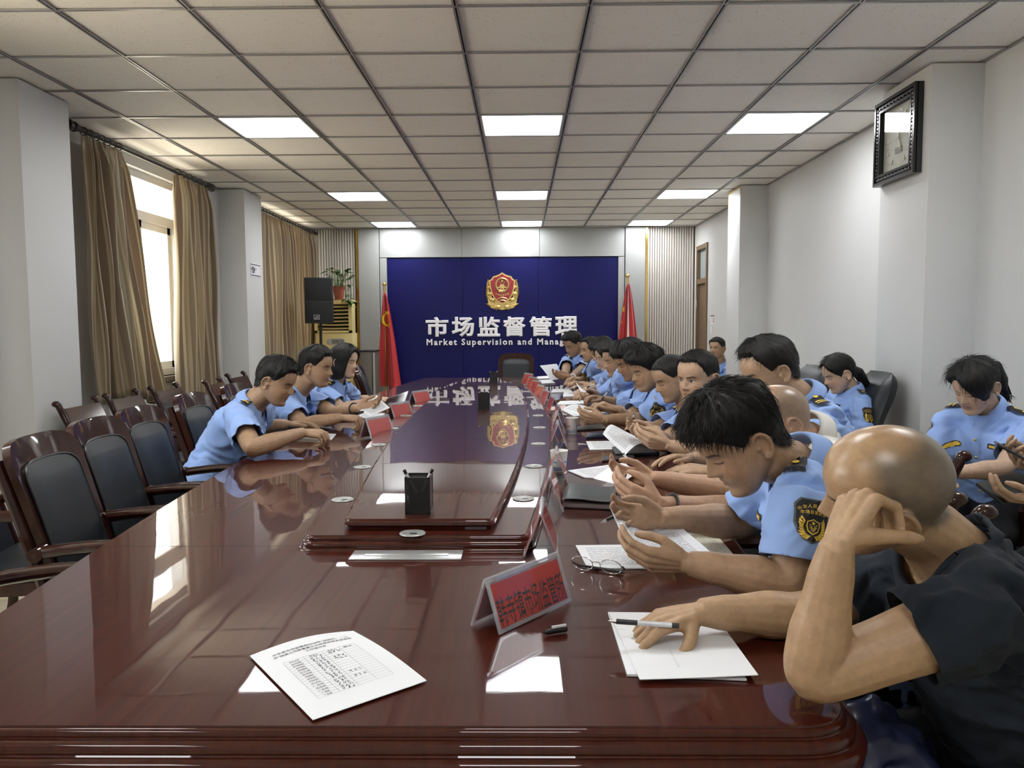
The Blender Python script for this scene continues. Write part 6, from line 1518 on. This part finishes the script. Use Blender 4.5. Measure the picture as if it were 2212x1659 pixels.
specs = person('woman officer with glasses and chin-length hair among the far row', J(1312, 768, 6.15), 196, 22, 0, body=188, P=(.92, 6.2, .56), female=True,
    shoulders=(J(1328, 801, 5.98), None), L=dict(w=Z(1266, 843, .84), e=Z(1300, 838, .82), pose='pen'), R=dict(w=Z(1262, 838, .85), pose='rest'), vox=.0048, skin=SKF, hair=dict(style='bob', th=.02, strands=120, slen=.03, sr=.001, side=.016, mess=.2), glasses=True, seed=14)
dark = person('black-haired officer mostly hidden beside the woman with glasses', J(1302, 760, 6.75), 190, 26, 0, body=186, P=(.94, 6.8, .56),
    L=dict(w=Z(1262, 832, .84), pose='rest'), R=dict(w=Z(1256, 829, .85), pose='rest'), vox=.005, skin=SKM, hair=dict(style='low', th=.026, strands=160, slen=.03, sr=.0012, side=.012, mess=.3), seed=15)
lank = person('lean officer with high hairline, second from the blue wall on the door side', J(1277, 755, 7.35), 194, 8, 0, body=190, N=J(1287, 790, 7.42), P=(.92, 7.45, .56), lean=.12,
    shoulders=(J(1292, 785, 7.2), None), L=dict(w=Z(1246, 822, .84), e=Z(1272, 819, .82), pose='rest'), R=dict(w=Z(1246, 819, .85), pose='rest'), vox=.005, skin=SKM, hair=short(th=.014, style='receding'), seed=16)
far = person('farthest officer before the blue wall, holding up a sheet of paper', J(1238, 744, 8.0), 216, 24, 0, body=212, N=J(1247, 772, 8.06), P=(.72, 8.2, .56), lean=.12,
    L=dict(w=Z(1234, 817, .86), d=(-.9, -.3, .1), p=(.1, .6, .5), pose='hold'), R=dict(w=Z(1220, 814, .87), d=(-.8, -.5, .1), p=(0, -.5, .7), pose='hold'), vox=.005, skin=SKD, hair=dict(style='short', th=.03, strands=240, slen=.03, sr=.0012, side=.005, mess=.4), seed=17, watch=('L', M_white, (M_white, M_white)))
# window side
wl = person('short-haired officer leaning on the window side, writing in a cream notebook', J(596, 822, 3.92), -6, 24, 0, body=-4, N=J(540, 876, 3.96), P=(-1.62, 3.98, .56),
    shoulders=(None, J(512, 898, 3.76)), R=dict(w=Z(655, 934, .84), e=Z(546, 968, .812), d=(.9, .15, -.12), p=(.0, .35, -1), pose='pen'), L=dict(w=Z(622, 916, .82), pose='rest'), vox=.0036, skin=SKM,
    hair=dict(style='short', th=.02, strands=520, slen=.026, sr=.0008, side=.006, mess=.35), patch='', seed=20, jaw=1.06, fat=1.05)
wm = person('officer with combed-back hair and wristwatch holding a sheet, middle of the window side', J(682, 792, 4.62), -6, 10, 0, body=-4, N=J(640, 846, 4.68), P=(-1.6, 4.7, .56),
    R=dict(w=Z(738, 902, .84), d=(.95, .1, -.1), p=(0, .3, -1), pose='pen'), L=dict(w=Z(772, 882, .88), d=(.9, .1, .15), p=(.1, -.6, .6), pose='hold'), vox=.004, skin=SKM, hair=short(th=.02, strands=320), patch='', seed=21,
    watch=('L', M_black, (M_black, M_black)), jaw=1.05, fat=1.05)
ww = person('woman officer with bobbed black hair speaking at the window side', J(744, 780, 5.38), -20, 8, 0, body=-14, N=J(726, 826, 5.44), P=(-1.52, 5.5, .56), female=True,
    R=dict(w=Z(790, 868, .84), d=(.9, .1, 0), p=(0, .4, -1), pose='pen'), L=dict(w=Z(818, 860, .83), d=(.9, -.1, -.1), p=(0, 0, -1), pose='rest'), vox=.0042, skin=SKF, hair=dict(style='bob', th=.020, strands=240, slen=.035, sr=.0009, side=.018, mess=.15), patch='', seed=22, lip=(.46, .19, .16))
# row along the door-side wall
def tail(pts, rad, m=None):
    def fn(mb, T):
        mb.tube([T @ Vector(p) for p in pts], rad, 12)
        r = random.Random(3)
        for i in range(80):
            o = Vector((r.gauss(0, .010), r.gauss(0, .010), 0)); q = [Vector(p) + o * (.4 + .8 * k / len(pts)) for k, p in enumerate(pts)]; mb.tube([T @ p for p in q[1:]] + [T @ (q[-1] + Vector((r.gauss(0, .01), r.gauss(0, .01), -.03)))], [.0022] * (len(q) - 1) + [.0004], 4)
    return fn
wa = person('older woman officer with long hair tied back in the black armchair by the wall', J(1812, 806, 4.70), 184, 24, 0, body=186, N=J(1842, 848, 4.72), P=(1.89, 4.74, .57), female=True, lean=.1, tablelift=False,
    L=dict(w=J(1785, 935, 4.6), low=1, pose='rest'), R=dict(w=J(1780, 935, 4.8), low=1), vox=.0036, skin=SKF, hair=dict(style='tied', th=.016, strands=260, slen=.045, sr=.0007, flow=.1, side=.010, mess=.18, extra=tail([(0, -.09, -.02), (0, -.115, -.05), (.01, -.13, -.10), (.0, -.14, -.17)], [.03, .034, .03, .016])), seed=30)
wbn = person('woman officer with side-swept hair and ponytail looking down by the white wall', J(2106, 832, 3.28), 206, 30, 4, body=218, N=J(2138, 886, 3.34), P=(2.08, 3.44, .57), female=True, lean=.12, tablelift=False, fat=1.08,
    L=dict(w=J(2058, 1022, 3.04), e=J(2166, 1012, 3.08), low=1, pose='rest'), R=dict(w=J(2036, 1036, 3.12), low=1), vox=.0034, skin=SKF, hair=dict(style='sweep', th=.022, strands=420, slen=.06, sr=.0007, flow=.15, side=.014, mess=.15, extra=tail([(0, -.1, .02), (.0, -.15, .0), (.0, -.17, -.08), (0, -.175, -.17)], [.022, .03, .028, .008])), seed=31, lip=(.42, .15, .13), patch='LR')
pc_ = person('officer at the picture edge holding a phone and a black tablet case', (2.10, 2.58, 1.16), 186, 28, 0, body=184, P=(2.2, 2.6, .57), lean=.06, tablelift=False,
    L=dict(w=J(2246, 1082, 2.42), low=1, d=(-.95, .1, .1), p=(.1, .3, .9), pose='hold'), R=dict(w=J(2236, 1010, 2.64), low=1, d=(-.85, -.2, .35), p=(-.2, -.5, .6), pose='hold'), vox=.0036, skin=SKL, hair=short(), seed=32)
sit = person('crew-cut officer half hidden by the far column near the brown door', J(1549, 752, 8.95), 226, 2, 0, body=215, P=(2.32, 9.1, .57), lean=.04, tablelift=False,
    L=dict(low=1), R=dict(low=1), vox=.004, skin=SKM, hair=short(th=.014), eyes='open', jaw=1.1, fat=1.12, seed=33)

# chairs under everyone on the door side
GD = 'dark wood armchairs of the people along the door side'
for q, lab in ((tee_man, 'mahogany armchair the bald man in the navy T-shirt sits in'), (near, 'mahogany armchair of the near black-haired officer'), (polo, 'mahogany armchair of the man in the white polo'), (comb, 'mahogany armchair of the combed-over officer'),
               (front, 'mahogany armchair of the officer turned half towards us'), (crop, 'mahogany armchair of the cropped-hair officer'), (bushy, 'mahogany armchair of the bushy-haired officer'), (puff, 'mahogany armchair of the puffy-haired officer'), (stern, 'mahogany armchair of the frowning officer'),
               (specs, 'mahogany armchair of the woman with glasses'), (dark, 'mahogany armchair of the mostly hidden black-haired officer'), (lank, 'mahogany armchair of the lean officer'), (far, 'mahogany armchair of the farthest officer')):
    a = math.atan2(q['tf'].y, q['tf'].x); sx_, sy_, a = (.70, 1.80, math.radians(163)) if q is near else (.755, 2.245, PI) if q is polo else (q['O'].x + .08 * math.cos(a), q['O'].y + .08 * math.sin(a), a); place(side0, sx_, sy_, a, lab.replace('mahogany armchair', 'dark wood armchair'), GD)
for q, lab in ((wbn, 'dark wood side chair the ponytailed woman by the white wall sits in'), (pc_, 'dark wood side chair at the picture edge under the tablet holder'), (sit, 'dark wood side chair of the crew-cut officer by the far column')):
    a = math.atan2(q['tf'].y, q['tf'].x); place(side0, q['O'].x, q['O'].y, a, lab, 'dark wood side chairs along the door-side wall')
# ================================================================ THINGS IN HANDS AND ON LAPS
def hsheet(label, pts, m_=None, curl=None, thick=.0012, cat='paper', name='held_sheet', n=12): return paper(name, label, pts, m_ or M_paper, curl=curl, thick=thick, cat=cat, n=n)
pen('pen', 'black gel pen with clear barrel between the bald man\u2019s fingers', J(1313, 1341, 1.415), J(1467, 1352, 1.395), M_clearpen)
t = thing('paper_clip', 'small steel paper clip on the sheet below the bald man\u2019s fingers', 'paper clip', Z(1372, 1381, .769))
MB().tube([(0, 0, 0), (.022, 0, 0), (.025, .003, 0), (.022, .006, 0), (-.004, .006, 0), (-.007, .0035, 0), (-.004, .001, 0), (.017, .0015, 0)], .0005, 6).build('wire', M_chrome, t)
hsheet('stapled printed sheets the near officer holds up between both hands', [J(1317, 1096, 1.97), J(1470, 1140, 1.98), Z(1560, 1216, .79), J(1352, 1176, 1.80)], M_print, curl=lambda u, v: -.030 * math.sin(PI * u) * (1 - .3 * v), thick=.003)
pen('pen', 'black pen with silver tip held by the near officer\u2019s far hand', J(1297, 1130, 1.99), J(1391, 1083, 2.05), M_black)
t = thing('binder_clip', 'small bright binder clip at the edge of the near officer\u2019s sheets', 'clip', J(1344, 1142, 1.86))
MB().rbox(-.006, .006, -.003, .003, -.006, .006, .001).build('clip_body', M_gold, t); MB().tube([(0, .003, .004), (-.012, .006, .012), (0, .003, .012)], .0007, 6).tube([(0, -.003, -.004), (.006, -.006, -.022), (.001, -.003, -.02)], .0007, 6).build('clip_wire', M_chrome, t)
hsheet('curled white sheet held by the man wearing the black watch', [J(1282, 1034, 2.48), J(1352, 1002, 2.56), J(1392, 1046, 2.42), J(1345, 1050, 2.36)], M_paper, curl=lambda u, v: .028 * math.sin(PI * u) * (.4 + .6 * v))
pen('pen', 'clear capped pen standing up from the hand behind the curled sheet', J(1364, 1004, 2.46), J(1346, 980, 2.48), M_clearpen)
hsheet('folded white sheet in the hands of the officer turned half towards us', [J(1302, 938, 3.45), J(1328, 920, 3.6), J(1400, 958, 3.5), J(1350, 984, 3.35)], M_print, curl=lambda u, v: .02 * math.sin(PI * u))
hsheet('white sheets the bushy-haired officer spreads on a folder', [J(1210, 890, 4.62), J(1262, 880, 4.75), J(1312, 898, 4.55), J(1262, 902, 4.45)], M_print, curl=lambda u, v: .02 * math.sin(PI * u) + .01)
hsheet('narrow white sheet held upright by the puffy-haired officer', [J(1243, 824, 5.2), J(1252, 836, 5.1), J(1268, 848, 5.05), J(1254, 846, 5.0)], M_paper)
hsheet('sheet of paper held up by the farthest officer before the blue wall', [J(1166, 790, 7.95), J(1202, 786, 8.05), J(1222, 816, 7.95), J(1190, 822, 7.8)], M_paper, curl=lambda u, v: .006 * math.sin(PI * v))
pen('pen', 'silver pen in the frowning officer\u2019s hand', J(1264, 838, 5.35), J(1288, 829, 5.35), M_silver)
pen('pen', 'silver pen held upright by the puffy-haired officer', J(1298, 864, 4.8), J(1314, 846, 4.8), M_silver)
pen('pen', 'silver pen rising from the hand of the cropped-hair officer', J(1368, 908, 3.85), J(1369, 893, 3.85), M_silver)
hsheet('printed sheet held up by the officer with the black watch on the window side', [J(813, 855, 4.62), J(842, 881, 4.55), J(800, 899, 4.42), J(777, 888, 4.5)], M_print)
hsheet('printed sheets the woman with bobbed hair holds on the table', [J(838, 860, 5.35), J(882, 845, 5.42), J(872, 875, 5.2), Z(828, 873, .775)], M_print)
pen('pen', 'black pen in the writing hand of the short-haired officer on the window side', J(688, 922, 3.72), J(719, 927, 3.70), M_black)
pen('pen', 'black pen in the hand of the woman with bobbed hair', J(793, 852, 5.3), J(812, 858, 5.25), M_black)
pen('pen', 'black pen in the hand of the watch-wearing officer on the window side', J(770, 890, 4.45), J(786, 889, 4.45), M_black)
def handheld(name, label, cat, q, m_, h):
    q = [Vector(v) for v in q]; c = sum(q, Vector()) / 4; n = (q[1] - q[0]).cross(q[3] - q[0]).normalized() * h; bm = bmesh.new()
    vs = [bm.verts.new(v - c + n * k) for k in (0, 1) for v in q]
    for f in ((3, 2, 1, 0), (4, 5, 6, 7), (0, 1, 5, 4), (1, 2, 6, 5), (2, 3, 7, 6), (3, 0, 4, 7)): bm.faces.new([vs[i] for i in f])
    bmesh.ops.recalc_face_normals(bm, faces=bm.faces); bmesh.ops.bevel(bm, geom=bm.edges[:], offset=.002, segments=2, affect='EDGES', profile=.5)
    o = MB().addbm(bm).build(name, m_); o.location = c; return tag(o, label, cat)
handheld('smartphone', 'black smartphone held at the picture edge in front of the ponytailed woman', 'phone', [J(2146, 956, 2.62), J(2152, 962, 2.56), J(2246, 1014, 2.52), J(2240, 1004, 2.6)], M_black, .008)
handheld('tablet_case', 'closed black tablet case held at the picture edge', 'tablet', [J(2110, 1042, 2.5), J(2200, 1017, 2.66), J(2262, 1062, 2.6), J(2170, 1087, 2.42)], mat('black_case', (.012, .012, .012), .6), .012)
def bag():
    c = J(1880, 1600, 1.34); r = random.Random(5)
    def fn(u, v):
        a = 2 * PI * u; e = PI * v; p = Vector((math.cos(a) * math.sin(e) * .125, math.sin(a) * math.sin(e) * .09, math.cos(e) * .085 - .04 * math.sin(e)))
        n1 = mnoise.noise(p * 14 + Vector((3, 0, 0))); n2 = mnoise.noise(p * 34); n3 = abs(mnoise.noise(p * 9 + Vector((7, 1, 0))))
        return p * (1 + .32 * n1 + .16 * n2 - .35 * n3)
    t = thing('plastic_bag', 'crumpled navy plastic bag at the table corner below the bald man\u2019s elbow', 'bag', c)
    MB().grid(fn, 80, 48).build('bag_body', mat('navy_bag', (.022, .028, .075), .32, spec=.6), t, 35)
    MB().tube([(-.05, -.06, .05), (-.085, -.07, .10), (-.10, -.055, .125)], [(.03, .004), (.025, .003), (.03, .003)], 8).build('bag_handle', MATS['navy_bag'], t)
bag()
